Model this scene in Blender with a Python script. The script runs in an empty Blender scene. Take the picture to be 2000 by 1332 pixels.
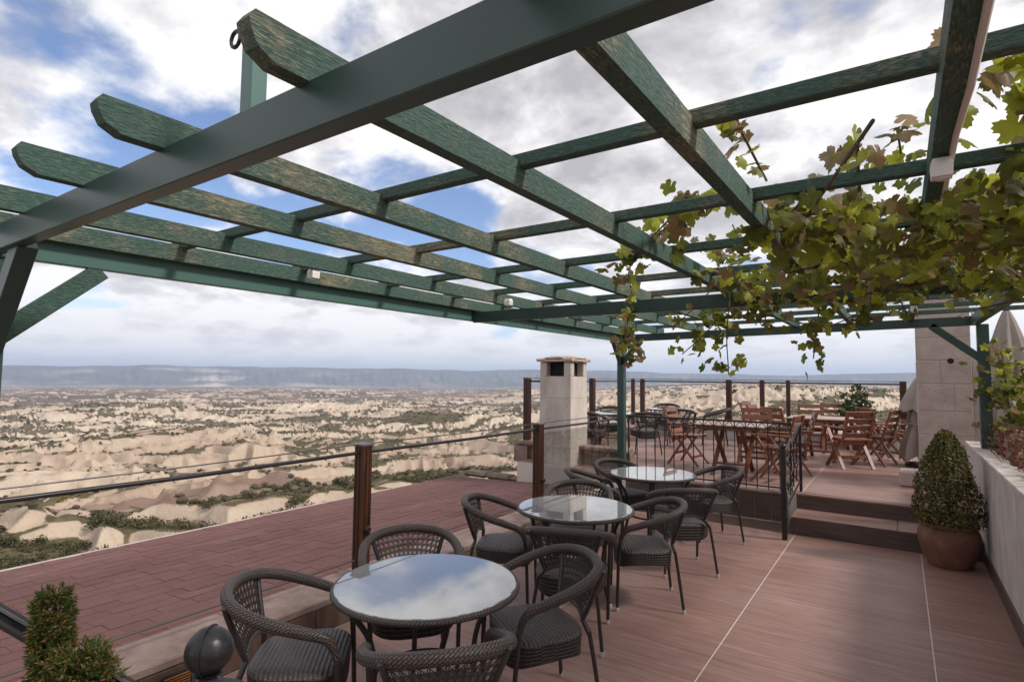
import bpy, bmesh, math, random
import numpy as np
from mathutils import Vector, Matrix
random.seed(7)
S = bpy.context.scene
COL = S.collection
PI = math.pi
rad = math.radians

# ------------------------------------------------------------------ camera
yaw, pitch, roll = rad(34.393), rad(3.654), rad(.575)
EYE = Vector((0, 0, 1.72))
fwd = Vector((-math.sin(yaw)*math.cos(pitch), math.cos(yaw)*math.cos(pitch), math.sin(pitch)))
rt0 = Vector((math.cos(yaw), math.sin(yaw), 0)); up0 = rt0.cross(fwd)
rt = rt0*math.cos(roll) + up0*math.sin(roll)
up = up0*math.cos(roll) - rt0*math.sin(roll)
cam = bpy.data.cameras.new('camera'); cam.lens = 19.89; cam.sensor_width = 36
cam.clip_start = .05; cam.clip_end = 90000
co = bpy.data.objects.new('camera', cam); COL.objects.link(co)
co.matrix_world = Matrix(((rt.x, up.x, -fwd.x, EYE.x), (rt.y, up.y, -fwd.y, EYE.y), (rt.z, up.z, -fwd.z, EYE.z), (0, 0, 0, 1)))
S.camera = co

# ------------------------------------------------------------------ light
SUN_DIR = Vector((.86, .24, .0)).normalized()           # horizontal direction towards the sun
SUN_EL = rad(44)
to_sun = Vector((SUN_DIR.x*math.cos(SUN_EL), SUN_DIR.y*math.cos(SUN_EL), math.sin(SUN_EL)))
sl = bpy.data.lights.new('sun', 'SUN'); sl.energy = 1.5; sl.angle = rad(10); sl.color = (1, .94, .86)
so = bpy.data.objects.new('sun', sl); COL.objects.link(so)
so.rotation_euler = to_sun.to_track_quat('Z', 'Y').to_euler()

W = bpy.data.worlds.new('World'); S.world = W; W.use_nodes = True
wt = W.node_tree; wt.nodes.clear()
def WN(t, **k):
    n = wt.nodes.new(t)
    for a, v in k.items(): setattr(n, a, v)
    return n
def wl(a, b): wt.links.new(a, b)
out = WN('ShaderNodeOutputWorld'); bg = WN('ShaderNodeBackground'); wl(bg.outputs[0], out.inputs[0])
SKY_STRENGTH = .10
bg.inputs[1].default_value = SKY_STRENGTH
sky = WN('ShaderNodeTexSky', sky_type='NISHITA'); sky.sun_disc = False
sky.sun_elevation = SUN_EL; sky.sun_rotation = math.atan2(SUN_DIR.x, SUN_DIR.y)
sky.air_density = 1.0; sky.dust_density = .6; sky.ozone_density = 1.5; sky.altitude = 1200
tc = WN('ShaderNodeTexCoord')
def wm(op, a, b=None, c=None):
    n = WN('ShaderNodeMath', operation=op)
    for i, v in enumerate((a, b, c)):
        if v is None: continue
        if isinstance(v, (int, float)): n.inputs[i].default_value = v
        else: wl(v, n.inputs[i])
    return n.outputs[0]
def wrange(v, a, b, c, d, smooth=True):
    n = WN('ShaderNodeMapRange'); n.interpolation_type = 'SMOOTHSTEP' if smooth else 'LINEAR'
    wl(v, n.inputs[0])
    for i, q in enumerate((a, b, c, d)): n.inputs[i+1].default_value = q
    return n.outputs[0]
sx = WN('ShaderNodeSeparateXYZ'); wl(tc.outputs['Generated'], sx.inputs[0])
zc = wm('ADD', wm('MAXIMUM', sx.outputs[2], 0.0), .30)
cx = WN('ShaderNodeCombineXYZ'); wl(wm('DIVIDE', sx.outputs[0], zc), cx.inputs[0]); wl(wm('DIVIDE', sx.outputs[1], zc), cx.inputs[1])
def wnoise(scale, detail, rough, off=(0, 0, 0), dist=0.0):
    v = WN('ShaderNodeVectorMath', operation='ADD'); wl(cx.outputs[0], v.inputs[0]); v.inputs[1].default_value = off
    n = WN('ShaderNodeTexNoise'); wl(v.outputs[0], n.inputs['Vector'])
    n.inputs['Scale'].default_value = scale; n.inputs['Detail'].default_value = detail
    n.inputs['Roughness'].default_value = rough; n.inputs['Distortion'].default_value = dist
    return n.outputs[0]
n1 = wnoise(2.3, 12, .56, (3.1, 1.7, .4), .15)
n1s = wnoise(2.3, 5, .52, (3.1-.05, 1.7+.09, .4), .15)       # the same field a step along: lit and shaded sides
n2 = wnoise(.8, 4, .5, (7.2, .6, 0))
n3 = wnoise(4.2, 11, .60, (1.2, 8.4, 2.2), .2)
cov = wm('ADD', wm('MULTIPLY', n1, .80), wm('MULTIPLY', n2, .34))
gaps = [((-.890, .262, .373), 9, .165), ((-.915, .234, .31), 7, .13), ((-.878, .365, .30), 10, .13), ((-.81, .536, .225), 6.5, .14), ((-.72, .65, .215), 5, .11),
        ((-.619, .744, .235), 6.0, .16), ((-.492, .842, .205), 6.5, .15), ((-.125, .868, .48), 5.5, .13), ((-.03, .866, .50), 4.5, .12), ((-.30, .87, .43), 5, .09)]
g = None
for d, a, w in gaps:
    n = WN('ShaderNodeVectorMath', operation='DOT_PRODUCT'); wl(tc.outputs['Generated'], n.inputs[0]); n.inputs[1].default_value = Vector(d).normalized()
    m = wrange(n.outputs['Value'], math.cos(rad(a)), 1.0, 0, w)
    g = m if g is None else wm('MAXIMUM', g, m)
cov = wm('SUBTRACT', cov, g)
cov = wm('ADD', cov, wrange(sx.outputs[2], .02, .17, .13, .035))
mask = wrange(cov, .44, .57, 0, 1)
shade = wm('SUBTRACT', n1, n1s)
lit = wm('ADD', wm('MULTIPLY', shade, 2.1), wrange(n3, .3, .7, .12, .92))
lit = wm('ADD', lit, wrange(cov, .5, .74, .22, -.20))
lit = wm('ADD', lit, wrange(sx.outputs[2], .0, .19, .55, 0))
ccol = WN('ShaderNodeValToRGB'); wl(lit, ccol.inputs[0])
ccol.color_ramp.elements[0].position = .02; ccol.color_ramp.elements[0].color = (.47, .455, .475, 1)
ccol.color_ramp.elements[1].position = .9; ccol.color_ramp.elements[1].color = (1.05, 1.03, 1.02, 1)
e = ccol.color_ramp.elements.new(.45); e.color = (.70, .68, .70, 1)
hzm = WN('ShaderNodeMix', data_type='RGBA'); wl(wrange(sx.outputs[2], .0, .15, .62, 0), hzm.inputs[0]); wl(ccol.outputs[0], hzm.inputs[6]); hzm.inputs[7].default_value = (1.0, .97, .96, 1)
CL = WN('ShaderNodeVectorMath', operation='SCALE'); wl(hzm.outputs[2], CL.inputs[0]); CL.inputs['Scale'].default_value = .505/SKY_STRENGTH
skyc = WN('ShaderNodeMix', data_type='RGBA', blend_type='MULTIPLY'); skyc.inputs[0].default_value = 1
wl(sky.outputs[0], skyc.inputs[6]); skyc.inputs[7].default_value = (.70, .72, .80, 1)
mx = WN('ShaderNodeMix', data_type='RGBA'); wl(mask, mx.inputs[0]); wl(skyc.outputs[2], mx.inputs[6]); wl(CL.outputs[0], mx.inputs[7])
wl(mx.outputs[2], bg.inputs[0])

S.view_settings.view_transform = 'Standard'; S.view_settings.look = 'None'
S.view_settings.gamma = 1; S.view_settings.use_curve_mapping = False
S.view_settings.exposure = 1.15
S.cycles.max_bounces = 8; S.cycles.transparent_max_bounces = 24; S.cycles.volume_bounces = 1
S.cycles.use_denoising = True

# ------------------------------------------------------------------ materials
class NT:
    def __init__(s, name):
        s.m = bpy.data.materials.new(name); s.m.use_nodes = True; s.t = s.m.node_tree
        s.b = s.t.nodes['Principled BSDF']; s.tc = s.t.nodes.new('ShaderNodeTexCoord')
        s.obj = s.tc.outputs['Object']; s.uv = s.tc.outputs['UV']
    def n(s, t, **k):
        n = s.t.nodes.new(t)
        for a, v in k.items(): setattr(n, a, v)
        return n
    def l(s, a, b): s.t.links.new(a, b)
    def pos(s):
        return s.n('ShaderNodeNewGeometry').outputs['Position']
    def mapv(s, v, scale, loc=(0, 0, 0)):
        n = s.n('ShaderNodeMapping'); s.l(v, n.inputs[0]); n.inputs['Scale'].default_value = scale; n.inputs['Location'].default_value = loc
        return n.outputs[0]
    def noise(s, v, scale, detail=5, rough=.55, dist=0):
        n = s.n('ShaderNodeTexNoise'); s.l(v, n.inputs['Vector'])
        n.inputs['Scale'].default_value = scale; n.inputs['Detail'].default_value = detail; n.inputs['Roughness'].default_value = rough; n.inputs['Distortion'].default_value = dist
        return n.outputs[0]
    def ramp(s, v, stops):
        n = s.n('ShaderNodeValToRGB'); s.l(v, n.inputs[0]); r = n.color_ramp
        r.elements[0].position, r.elements[0].color = stops[0][0], (*stops[0][1], 1)
        r.elements[1].position, r.elements[1].color = stops[-1][0], (*stops[-1][1], 1)
        for p, c in stops[1:-1]:
            e = r.elements.new(p); e.color = (*c, 1)
        return n.outputs[0]
    def math(s, op, a, b=None, c=None):
        n = s.n('ShaderNodeMath', operation=op)
        for i, v in enumerate((a, b, c)):
            if v is None: continue
            if isinstance(v, (int, float)): n.inputs[i].default_value = v
            else: s.l(v, n.inputs[i])
        return n.outputs[0]
    def rng(s, v, a, b, c, d):
        n = s.n('ShaderNodeMapRange'); n.interpolation_type = 'SMOOTHSTEP'; s.l(v, n.inputs[0])
        for i, q in enumerate((a, b, c, d)): n.inputs[i+1].default_value = q
        return n.outputs[0]
    def mix(s, f, a, b, blend='MIX'):
        n = s.n('ShaderNodeMix', data_type='RGBA', blend_type=blend)
        for i, v in ((0, f), (6, a), (7, b)):
            if isinstance(v, (int, float)): n.inputs[i].default_value = v
            elif isinstance(v, tuple): n.inputs[i].default_value = (*v, 1)
            else: s.l(v, n.inputs[i])
        return n.outputs[2]
    def col(s, c):
        if isinstance(c, tuple): s.b.inputs['Base Color'].default_value = (*c, 1)
        else: s.l(c, s.b.inputs['Base Color'])
    def rough(s, v):
        if isinstance(v, (int, float)): s.b.inputs['Roughness'].default_value = v
        else: s.l(v, s.b.inputs['Roughness'])
    def bump(s, h, strength, dist=.01):
        n = s.n('ShaderNodeBump'); n.inputs['Strength'].default_value = strength; n.inputs['Distance'].default_value = dist
        s.l(h, n.inputs['Height']); s.l(n.outputs[0], s.b.inputs['Normal'])
    def rnd(s):
        return s.n('ShaderNodeObjectInfo').outputs['Random']
    def isl(s):
        return s.n('ShaderNodeNewGeometry').outputs['Random Per Island']
M = {}
def mat(name):
    k = NT(name); M[name] = k.m; return k

def m_wicker(name, k):
    t = mat(name)
    br = t.n('ShaderNodeTexBrick'); mp = t.n('ShaderNodeMapping'); t.l(t.uv, mp.inputs[0]); mp.inputs['Rotation'].default_value = (0, 0, .72); t.l(mp.outputs[0], br.inputs['Vector'])
    br.inputs['Scale'].default_value = 1; br.inputs['Brick Width'].default_value = .024; br.inputs['Row Height'].default_value = .0115; br.inputs['Mortar Size'].default_value = .0022
    br.inputs['Mortar Smooth'].default_value = .6
    nz = t.noise(t.uv, 160, 3)
    c = t.ramp(nz, [(.25, tuple(k*q for q in (.66, .48, .40))), (.75, tuple(k*q for q in (2.7, 2.1, 1.85)))])  # pale end of the ramp paints weave highlights into the strand colour
    t.col(t.mix(br.outputs['Fac'], c, tuple(k*q for q in (.26, .21, .19))))
    t.rough(.5); t.b.inputs['Specular IOR Level'].default_value = .35; t.bump(t.math('SUBTRACT', 1.0, br.outputs['Fac']), 1.0, .005)
m_wicker('wicker', .052)
def m_seat(name, k):
    t = mat(name)
    sp = t.n('ShaderNodeSeparateXYZ'); t.l(t.uv, sp.inputs[0])
    a = t.math('SINE', t.math('MULTIPLY', sp.outputs[1], 2*PI/.021))
    b = t.math('SINE', t.math('MULTIPLY', sp.outputs[0], 2*PI/.012))
    h = t.math('ADD', t.math('MULTIPLY', a, .6), t.math('MULTIPLY', t.math('MULTIPLY', a, b), .4))
    nz = t.noise(t.uv, 60, 4)
    f = t.math('ADD', t.math('MULTIPLY', h, .28), nz)
    t.col(t.ramp(f, [(.15, tuple(k*q for q in (.32, .28, .26))), (.5, tuple(k*q for q in (.95, .72, .61))), (.85, tuple(k*q for q in (1.85, 1.43, 1.24)))]))
    t.rough(.5); t.bump(h, .8, .004)
m_seat('wicker_seat', .058); m_seat('wicker_apron', .024)
t = mat('dark_tube'); t.col((.022, .018, .017)); t.rough(.38)
t = mat('foot_cap'); t.col((.42, .40, .37)); t.rough(.45)
t = mat('table_glass'); t.col((.34, .345, .35)); t.rough(t.rng(t.noise(t.pos(), 7, 5, .6), .5, .75, .008, .05)); t.b.inputs['IOR'].default_value = 2.3; t.b.inputs['Metallic'].default_value = .35
t.b.inputs['Specular Tint'].default_value = (1, 1, 1, 1)
t = mat('pane_glass')
gl = t.n('ShaderNodeBsdfGlossy'); gl.inputs['Roughness'].default_value = .02; tr = t.n('ShaderNodeBsdfTransparent'); tr.inputs[0].default_value = (.93, .95, .94, 1)
fr = t.n('ShaderNodeFresnel'); fr.inputs[0].default_value = 1.5; ms = t.n('ShaderNodeMixShader')
t.l(t.math('ADD', t.math('MULTIPLY', fr.outputs[0], .35), .02), ms.inputs[0]); t.l(tr.outputs[0], ms.inputs[1]); t.l(gl.outputs[0], ms.inputs[2]); t.l(ms.outputs[0], t.t.nodes['Material Output'].inputs[0])

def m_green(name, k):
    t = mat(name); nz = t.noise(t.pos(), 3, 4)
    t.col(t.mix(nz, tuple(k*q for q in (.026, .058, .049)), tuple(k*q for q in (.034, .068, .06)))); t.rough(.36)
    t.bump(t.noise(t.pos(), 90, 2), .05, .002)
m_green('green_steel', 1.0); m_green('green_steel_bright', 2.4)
def m_oldgreen(name, sc):
    t = mat(name); v = t.mapv(t.pos(), sc)
    g1 = t.noise(v, 1.0, 7, .62, .5); g2 = t.noise(t.pos(), 2.2, 5, .6); g3 = t.noise(v, 3.2, 4, .7)
    f = t.math('ADD', t.math('MULTIPLY', g3, .55), t.math('MULTIPLY', g2, .62))
    f = t.math('ADD', f, t.math('MULTIPLY', t.rnd(), .06))
    m = t.rng(f, .65, .735, 0, .8)
    paint = t.ramp(g3, [(.28, (.013, .038, .028)), (.5, (.040, .088, .068)), (.66, (.095, .165, .13)), (.8, (.25, .30, .24))])
    bare = t.ramp(g1, [(.3, (.075, .062, .036)), (.5, (.20, .172, .105)), (.7, (.40, .355, .24))])
    t.col(t.mix(m, paint, bare)); t.rough(.75)
    t.bump(t.math('ADD', g1, t.math('MULTIPLY', g3, .6)), .9, .006)
m_oldgreen('old_green_y', (110, 13, 110)); m_oldgreen('old_green_x', (13, 110, 110))

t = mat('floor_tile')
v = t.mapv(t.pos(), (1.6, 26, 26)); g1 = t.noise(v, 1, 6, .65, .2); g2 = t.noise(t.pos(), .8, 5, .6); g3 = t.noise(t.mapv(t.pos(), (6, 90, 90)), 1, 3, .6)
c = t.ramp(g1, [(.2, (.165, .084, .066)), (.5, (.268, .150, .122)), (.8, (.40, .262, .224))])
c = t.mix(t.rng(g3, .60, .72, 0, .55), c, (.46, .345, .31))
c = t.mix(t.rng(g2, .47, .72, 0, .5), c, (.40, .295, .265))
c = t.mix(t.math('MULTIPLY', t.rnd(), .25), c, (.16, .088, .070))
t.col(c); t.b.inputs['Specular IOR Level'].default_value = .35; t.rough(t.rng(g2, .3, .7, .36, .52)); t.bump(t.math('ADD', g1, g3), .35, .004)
t = mat('grout'); t.col((.62, .54, .48)); t.rough(.9)
t = mat('wall_tile')
g1 = t.noise(t.mapv(t.pos(), (14, 14, 4)), 1, 6, .65)
t.col(t.mix(t.math('MULTIPLY', t.rnd(), .5), t.ramp(g1, [(.3, (.062, .035, .027)), (.7, (.125, .077, .058))]), (.15, .095, .07))); t.rough(.5); t.bump(g1, .2, .003)
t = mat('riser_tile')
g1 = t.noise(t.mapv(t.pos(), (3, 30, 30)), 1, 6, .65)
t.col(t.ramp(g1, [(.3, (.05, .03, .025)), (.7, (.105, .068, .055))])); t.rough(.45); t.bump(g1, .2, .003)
t = mat('coping')
g1 = t.noise(t.pos(), 7, 8, .65); g2 = t.noise(t.pos(), 45, 3, .6)
c = t.ramp(g1, [(.25, (.155, .098, .082)), (.55, (.25, .175, .148)), (.8, (.35, .275, .24))])
t.col(t.mix(t.rng(g2, .55, .75, 0, .4), c, (.16, .12, .105))); t.rough(.8); t.bump(g2, .4, .004)
t = mat('shingle')
g1 = t.noise(t.pos(), 260, 2, .6); g2 = t.noise(t.pos(), 1.1, 6, .6); g3 = t.noise(t.mapv(t.pos(), (1.1, .35, 1)), 2.2, 5, .6)
vn = t.n('ShaderNodeTexWhiteNoise', noise_dimensions='2D')
c = t.ramp(g1, [(.3, (.100, .042, .038)), (.55, (.165, .074, .066)), (.75, (.235, .118, .106))])
t.col(t.mix(t.rng(g3, .57, .75, 0, .5), t.mix(t.math('MULTIPLY', t.math('FRACT', t.math('ADD', t.rnd(), t.isl())), .5), c, (.11, .048, .043)), (.225, .135, .13))); t.rough(.9); t.bump(g1, .5, .003)
t = mat('roof_felt'); t.col((.105, .045, .040)); t.rough(.95)
t = mat('post_wood')
g1 = t.noise(t.mapv(t.pos(), (50, 50, 4)), 1, 6, .6)
t.col(t.ramp(g1, [(.3, (.03, .011, .007)), (.6, (.075, .028, .015)), (.8, (.14, .055, .03))])); t.rough(.33); t.bump(g1, .2, .002)
t = mat('post_groove'); t.col((.018, .008, .006)); t.rough(.4)
t = mat('post_cap'); t.col((.13, .10, .10)); t.rough(.35)
t = mat('rail_metal'); t.col((.045, .038, .04)); t.rough(.33); t.b.inputs['Metallic'].default_value = .4
t = mat('cable'); t.col((.10, .085, .085)); t.rough(.4); t.b.inputs['Metallic'].default_value = .5
t = mat('iron'); g1 = t.noise(t.pos(), 45, 4)
t.col(t.mix(g1, (.008, .008, .009), (.034, .031, .031))); t.rough(t.rng(g1, .3, .7, .28, .5)); t.bump(g1, .5, .003); t.b.inputs['Metallic'].default_value = .2
t = mat('chimney_plaster')
g1 = t.noise(t.mapv(t.pos(), (3, 3, 1.2)), 1.5, 7, .62); g2 = t.noise(t.pos(), 24, 4, .6)
c = t.ramp(g1, [(.2, (.36, .305, .265)), (.5, (.56, .495, .44)), (.8, (.72, .66, .59))])
t.col(t.mix(t.rng(g2, .5, .8, 0, .35), c, (.25, .2, .17))); t.rough(.9); t.bump(g2, .5, .008)
t = mat('tuff_block')
g1 = t.noise(t.pos(), 5, 7, .65); g2 = t.noise(t.pos(), 38, 4, .65)
c = t.ramp(g1, [(.25, (.36, .275, .245)), (.55, (.50, .40, .355)), (.8, (.60, .50, .445))])
c = t.mix(t.rng(g2, .60, .70, 0, .7), c, (.15, .115, .105))
t.col(t.mix(t.math('MULTIPLY', t.rnd(), .35), c, (.38, .315, .29))); t.rough(.92); t.bump(g2, .6, .006)
t = mat('ledge_stone'); g1 = t.noise(t.pos(), 9, 6, .65); t.col(t.ramp(g1, [(.3, (.10, .075, .055)), (.6, (.22, .165, .12)), (.8, (.33, .26, .19))])); t.rough(.95); t.bump(g1, .6, .01)
t = mat('mortar'); g2 = t.noise(t.pos(), 40, 3)
t.col(t.mix(g2, (.55, .475, .43), (.66, .585, .535))); t.rough(.95)
t = mat('plaster_wall')
g1 = t.noise(t.mapv(t.pos(), (2, 2, .8)), 3, 7, .65); g2 = t.noise(t.pos(), 60, 3, .6)
c = t.ramp(g1, [(.25, (.36, .305, .275)), (.55, (.53, .46, .425)), (.8, (.63, .57, .53))])
t.col(t.mix(t.rng(g2, .55, .8, 0, .3), c, (.22, .18, .165))); t.rough(.92); t.bump(g2, .5, .005)
t = mat('terracotta'); g1 = t.noise(t.pos(), 9, 6, .6)
t.col(t.ramp(g1, [(.3, (.130, .056, .036)), (.6, (.20, .092, .058)), (.85, (.29, .17, .12))])); t.rough(.75); t.bump(t.noise(t.pos(), 60, 3), .2, .003)
t = mat('soil'); t.col((.05, .03, .02)); t.rough(1)
t = mat('red_wood')
g1 = t.noise(t.mapv(t.obj, (30, 30, 8)), 1, 5, .6)
t.col(t.mix(t.math('MULTIPLY', t.rnd(), .5), t.ramp(g1, [(.3, (.105, .036, .02)), (.7, (.23, .085, .045))]), (.27, .10, .05))); t.rough(.42)
t = mat('grey_wood'); g1 = t.noise(t.mapv(t.obj, (4, 40, 40)), 1, 5, .6)
t.col(t.ramp(g1, [(.3, (.30, .20, .15)), (.7, (.46, .35, .30))])); t.rough(.6)
t = mat('canvas'); g1 = t.noise(t.pos(), 5, 4); t.col(t.mix(g1, (.24, .20, .175), (.37, .32, .285))); t.rough(.9)
t = mat('lamp_white'); t.col((.78, .76, .74)); t.rough(.4)
t = mat('lamp_lens'); t.col((.62, .60, .57)); t.rough(.15)
t = mat('white_cord'); t.col((.62, .55, .52)); t.rough(.5)
t = mat('copper_grille'); t.col((.24, .095, .03)); t.rough(.45); t.b.inputs['Metallic'].default_value = .6
t = mat('black_void'); t.col((.012, .011, .011)); t.rough(.9)
t = mat('pink_tile'); g1 = t.noise(t.pos(), 20, 4); t.col(t.ramp(g1, [(.3, (.36, .27, .225)), (.7, (.58, .47, .40))])); t.rough(.85)
t = mat('bark'); g1 = t.noise(t.pos(), 60, 4); t.col(t.ramp(g1, [(.3, (.06, .042, .03)), (.7, (.17, .125, .09))])); t.rough(.9)
t = mat('white_wall'); g1 = t.noise(t.pos(), 4, 6); t.col(t.mix(g1, (.42, .38, .355), (.56, .52, .48))); t.rough(.9)

def leafmat(name, stops, trans=.35, rough=.5):
    t = mat(name)
    f = t.math('FRACT', t.math('ADD', t.isl(), t.math('MULTIPLY', t.rnd(), 1.618)))
    c = t.ramp(f, stops); nz = t.noise(t.obj, 30, 3)
    c = t.mix(t.rng(nz, .35, .7, 0, .35), c, t.mix(1.0, c, (.78, .70, .5), 'MULTIPLY'))
    t.col(c); t.rough(rough); t.b.inputs['Specular IOR Level'].default_value = .25
    tl = t.n('ShaderNodeBsdfTranslucent'); t.l(c, tl.inputs[0])
    ms = t.n('ShaderNodeMixShader'); ms.inputs[0].default_value = trans
    o = t.t.nodes['Material Output']; t.l(t.b.outputs[0], ms.inputs[1]); t.l(tl.outputs[0], ms.inputs[2]); t.l(ms.outputs[0], o.inputs[0])
leafmat('vine_leaf', [(0, (.10, .12, .028)), (.25, (.19, .215, .04)), (.45, (.33, .36, .05)), (.62, (.48, .50, .06)), (.70, (.17, .17, .06)), (.88, (.27, .17, .075)), (.95, (.36, .27, .17)), (1, (.22, .22, .14))], .5)
leafmat('boxwood_leaf', [(0, (.034, .044, .013)), (.45, (.085, .092, .026)), (.75, (.17, .145, .045)), (1, (.30, .20, .09))], .2, .8)
leafmat('conifer_leaf', [(0, (.036, .062, .015)), (.5, (.078, .108, .024)), (.8, (.16, .15, .038)), (1, (.38, .17, .09))], .25)
leafmat('shrub_leaf', [(0, (.04, .045, .02)), (.5, (.085, .085, .036)), (.8, (.135, .118, .06)), (1, (.19, .15, .09))], .15, .7)
leafmat('yellow_shrub_leaf', [(0, (.13, .11, .03)), (.6, (.28, .21, .04)), (1, (.36, .25, .05))], .2, .7)
leafmat('bed_leaf', [(0, (.15, .05, .04)), (.3, (.25, .09, .075)), (.5, (.30, .17, .13)), (.7, (.16, .15, .06)), (.85, (.33, .25, .20)), (1, (.42, .12, .16))], .2, .7)
leafmat('far_shrub', [(0, (.048, .044, .027)), (.5, (.085, .073, .046)), (1, (.14, .112, .075))], .0, .9)
leafmat('house_plant_leaf', [(0, (.04, .06, .025)), (1, (.09, .12, .05))], .15)

t = mat('terrain')
av = t.n('ShaderNodeAttribute', attribute_name='veg'); at = t.n('ShaderNodeAttribute', attribute_name='tone'); ad = t.n('ShaderNodeAttribute', attribute_name='far')
n1_ = t.noise(t.pos(), .9, 6, .65); n2_ = t.noise(t.pos(), .05, 7, .62); n3_ = t.noise(t.mapv(t.pos(), (.012, .012, .25)), 1, 6, .6); n4_ = t.noise(t.pos(), .006, 9, .68)
tuff = t.ramp(at.outputs['Fac'], [(.0, (.225, .148, .114)), (.35, (.34, .248, .19)), (.65, (.455, .36, .278)), (1, (.58, .485, .385))])
tuff = t.mix(t.rng(n3_, .45, .7, 0, .4), tuff, t.mix(1.0, tuff, (.76, .68, .62), 'MULTIPLY'))
tuff = t.mix(t.rng(n1_, .5, .75, 0, .25), tuff, (.30, .24, .19))
vegc = t.ramp(t.math('ADD', t.math('MULTIPLY', n2_, .6), t.math('MULTIPLY', n1_, .4)), [(.3, (.048, .045, .024)), (.5, (.095, .082, .046)), (.7, (.185, .148, .09))])
vegf = t.ramp(n4_, [(.3, (.070, .054, .042)), (.5, (.135, .104, .078)), (.7, (.25, .195, .145))])
vegc = t.mix(ad.outputs['Fac'], vegc, vegf)
n5_ = t.noise(t.pos(), .16, 9, .78)
vf = t.math('ADD', av.outputs['Fac'], t.math('MULTIPLY', t.math('SUBTRACT', t.math('ADD', t.math('MULTIPLY', n5_, .6), t.math('MULTIPLY', n2_, .4)), .5), 2.2))
t.col(t.mix(t.rng(vf, .30, .66, 0, 1), tuff, vegc)); t.rough(.95); t.bump(t.math('ADD', n1_, n2_), .6, .5); t.b.inputs['Specular IOR Level'].default_value = .1
t = mat('plateau')
n1_ = t.noise(t.pos(), .0016, 8, .65); n2_ = t.noise(t.mapv(t.pos(), (.0006, .0006, .012)), 1, 6, .6)
av = t.n('ShaderNodeAttribute', attribute_name='veg')
c = t.ramp(n1_, [(.3, (.06, .06, .062)), (.6, (.11, .105, .10)), (.8, (.22, .19, .165))])
t.col(t.mix(av.outputs['Fac'], c, t.mix(n2_, (.40, .32, .27), (.66, .58, .50)))); t.rough(1); t.b.inputs['Specular IOR Level'].default_value = .05
t = mat('haze_air')
pv = t.n('ShaderNodeVolumePrincipled'); pv.inputs['Color'].default_value = (.62, .76, 1.0, 1); pv.inputs['Density'].default_value = 7e-5; pv.inputs['Anisotropy'].default_value = .1
o = t.t.nodes['Material Output']
for lk in list(o.inputs[0].links): t.t.links.remove(lk)
t.l(pv.outputs[0], o.inputs['Volume'])

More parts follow.
